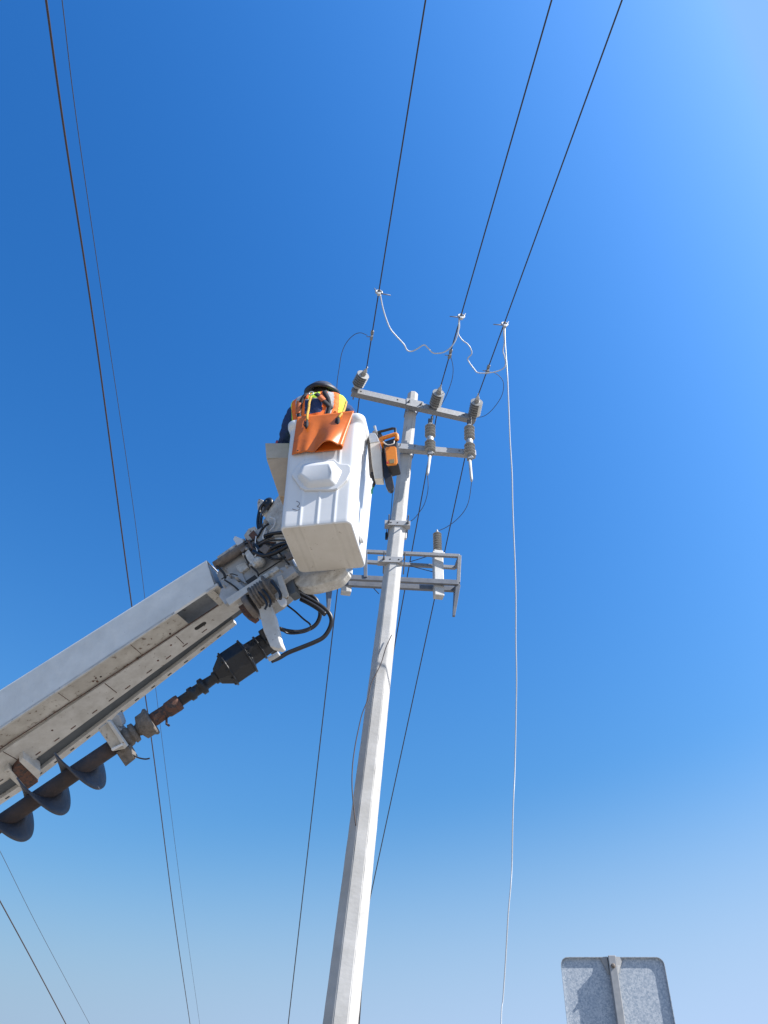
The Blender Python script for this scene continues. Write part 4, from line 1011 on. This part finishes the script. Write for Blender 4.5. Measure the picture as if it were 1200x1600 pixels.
# shirt with sleeves, trousers, boots
mb = MB(); loft(mb, [(z, a, b_, c+.014, d+.014) for z, a, b_, c, d in torso])
def push(A): return A
limb(mb, LA[:4]+[(-.33, .215, 1.09)], [.072, .068, .058, .052, .045]); limb(mb, RA[:4]+[(.295, .335, 1.33)], [.078, .078, .066, .060, .048])
sh_ = remesh(mb.build('shirt', M['navy'], man), .009, 4)
tx = bpy.data.textures.new('folds', 'CLOUDS'); tx.noise_scale = .07
q = sh_.modifiers.new('folds', 'DISPLACE'); q.texture = tx; q.strength = .030; q.mid_level = .5; q.texture_coords = 'GLOBAL'
mb = MB(); loft(mb, [(.86, 0, 0, .165, .125), (.93, 0, 0, .168, .125), (1.02, 0, 0, .160, .115)])
for lg in LEG: limb(mb, lg, [.105, .095, .078, .075, .068])
remesh(mb.build('trousers', M['denim'], man), .011, 4)
for s in (-1, 1):
    mb = MB(); ell(mb, (s*.11, .045, .045), .05, .13, .048, 8); limb(mb, [(s*.11, -.01, .04), (s*.11, -.01, .2)], [.055, .058]); remesh(mb.build('boot', M['strap'], man), .009, 2)
# vest
VS = [(.93, .195, .145), (1.05, .190, .140), (1.18, .215, .145), (1.30, .240, .152), (1.38, .252, .150), (1.43, .248, .140), (1.465, .205, .122), (1.485, .135, .100), (1.515, .092, .085), (1.575, .078, .080)]
def vsec(z):
    for i in range(len(VS)-1):
        if z <= VS[i+1][0]:
            f = (z-VS[i][0])/(VS[i+1][0]-VS[i][0]); f = max(0, f); return VS[i][1]+(VS[i+1][1]-VS[i][1])*f, VS[i][2]+(VS[i+1][2]-VS[i][2])*f
    return VS[-1][1], VS[-1][2]
def vpt(t, z, off=0):            # t angle, -90 degrees is the middle of the back
    rx, ry = vsec(z); k = 1
    wr = .006*noise.noise(V((math.cos(t)*3, z*9, math.sin(t)*3)))+.004*math.sin(t*17+z*6)*(.5+.5*noise.noise(V((t, z*5, 0))))
    sh_r = .012*max(0, math.cos(t))*max(0, (z-1.3)/.2)
    return H((rx+off+wr)*math.copysign(abs(math.cos(t))**.8, math.cos(t)), .0+.02*max(0, (z-1.4)/.1)+(ry+off+wr)*math.copysign(abs(math.sin(t))**.85, math.sin(t)), z+sh_r*1.5)
NT, NZ = 168, 88; z0_, z1_ = .93, 1.575
def vcol(i, j):
    t = 2*math.pi*(j+.5)/NT-math.pi; z = z0_+(z1_-z0_)*(i+.5)/NZ
    u = math.copysign(abs(math.cos(t))**.8, math.cos(t)); a = abs(u)
    shift = .05*math.sin(z*9)+(.10*(z-1.3) if u > 0 else -.05*(z-1.3))
    a = a+shift
    if a > .86: return 1
    if a > .68: return 0
    if a > .46: return 2
    if a > .30: return 0
    if z > 1.47: return 0 if a > .12 else 1
    if z > 1.35: return 1 if a < .2 else 0
    if z > 1.33: return 2
    return 3 if z > 1.16 else 0
rows = [[vpt(2*math.pi*j/NT-math.pi, z0_+(z1_-z0_)*i/NZ) for j in range(NT)] for i in range(NZ+1)]
mb = MB(); mb.grid(rows, matf=vcol, close=True)
vest = mb.build('vest', [M['v_orange'], M['v_lime'], M['v_silver'], M['navy']], man, solid=.006)
def ribbon(nm, uz, wd, m_, par, off=.012):
    pts = []
    for (u, z) in uz:
        u = max(-.999, min(.999, u)); t = -math.acos(math.copysign(abs(u)**(1/.8), u)); pts.append(vpt(t, z, off))
    P = catmull(pts, 6); c = MB(); rows = []
    for i, p in enumerate(P):
        d = (P[min(i+1, len(P)-1)]-P[max(i-1, 0)]).normalized(); n_ = -KY; x = d.cross(n_).normalized(); rows.append([p-x*wd/2, p+x*wd/2])
    c.grid(rows); return c.build(nm, M[m_], par, solid=.008)
hr = ribbon('harness_strap', [(-.50, 1.49), (-.36, 1.455), (-.33, 1.41), (-.42, 1.34), (-.52, 1.26), (-.55, 1.15), (-.5, 1.0)], .038, 'strap', man)
ribbon('harness_strap', [(.52, 1.485), (.36, 1.455), (.34, 1.41), (.42, 1.36), (.52, 1.30), (.6, 1.2), (.55, 1.0)], .040, 'strap', man)
ribbon('harness_strap', [(.05, 1.39), (.18, 1.345), (.34, 1.29), (.50, 1.245), (.7, 1.2)], .042, 'strap', man, .018)
ribbon('harness_webbing', [(.20, 1.335), (.28, 1.31), (.36, 1.285)], .050, 'webbing', man, .023)
ribbon('harness_webbing', [(-.52, 1.33), (-.56, 1.25), (-.58, 1.18)], .045, 'webbing', man, .018)
mb = MB(); t = -math.pi/2; c = vpt(t, 1.395, .022)-KX*.03; mb.tube([c+KX*.022*math.cos(a)+Z3*.022*math.sin(a) for a in [R(k*24) for k in range(16)]], .006, 6); mb.build('back_ring', M['cap'], man)
# lanyard lines that rise from the rim hooks to the harness
# hat: tilted full brim
hc = H(0, .035, 1.672); ha = (Z3*1.0-KY*.46+KX*.03).normalized()
mb = MB()
def ring(r, z, n=48, ov=1.1):
    u_ = KX; v_ = ha.cross(KX).normalized(); u_ = v_.cross(ha).normalized()
    return [hc+(u_*math.cos(2*math.pi*k/n)*r+v_*math.sin(2*math.pi*k/n)*r*ov)*PS+ha*(z-.020*abs(math.cos(2*math.pi*k/n))**2*max(0, (r-.10)/.06))*PS for k in range(n)]
rows = [ring(.088, -.02), ring(.090, .012), ring(.110, .008), ring(.140, -.004), ring(.156, -.018), ring(.160, -.024)]
g = mb.grid(rows, close=True); 
mb.build('brim_underside', M['hat_under'], man, solid=.004)
mb = MB(); rows = [ring(.161, -.020), ring(.155, -.010), ring(.138, .008), ring(.112, .022), ring(.104, .028), ring(.094, .040), ring(.075, .050), ring(.045, .056), ring(.012, .058)]
g = mb.grid(rows, close=True); mb.face(g[-1]); mb.build('hat_shell', M['hat_top'], man, solid=.003)
mb = MB(); mb.grid([ring(.158, -.046), ring(.1645, -.012)], close=True); mb.build('brim_edge', M['hat_under'], man, solid=.004)
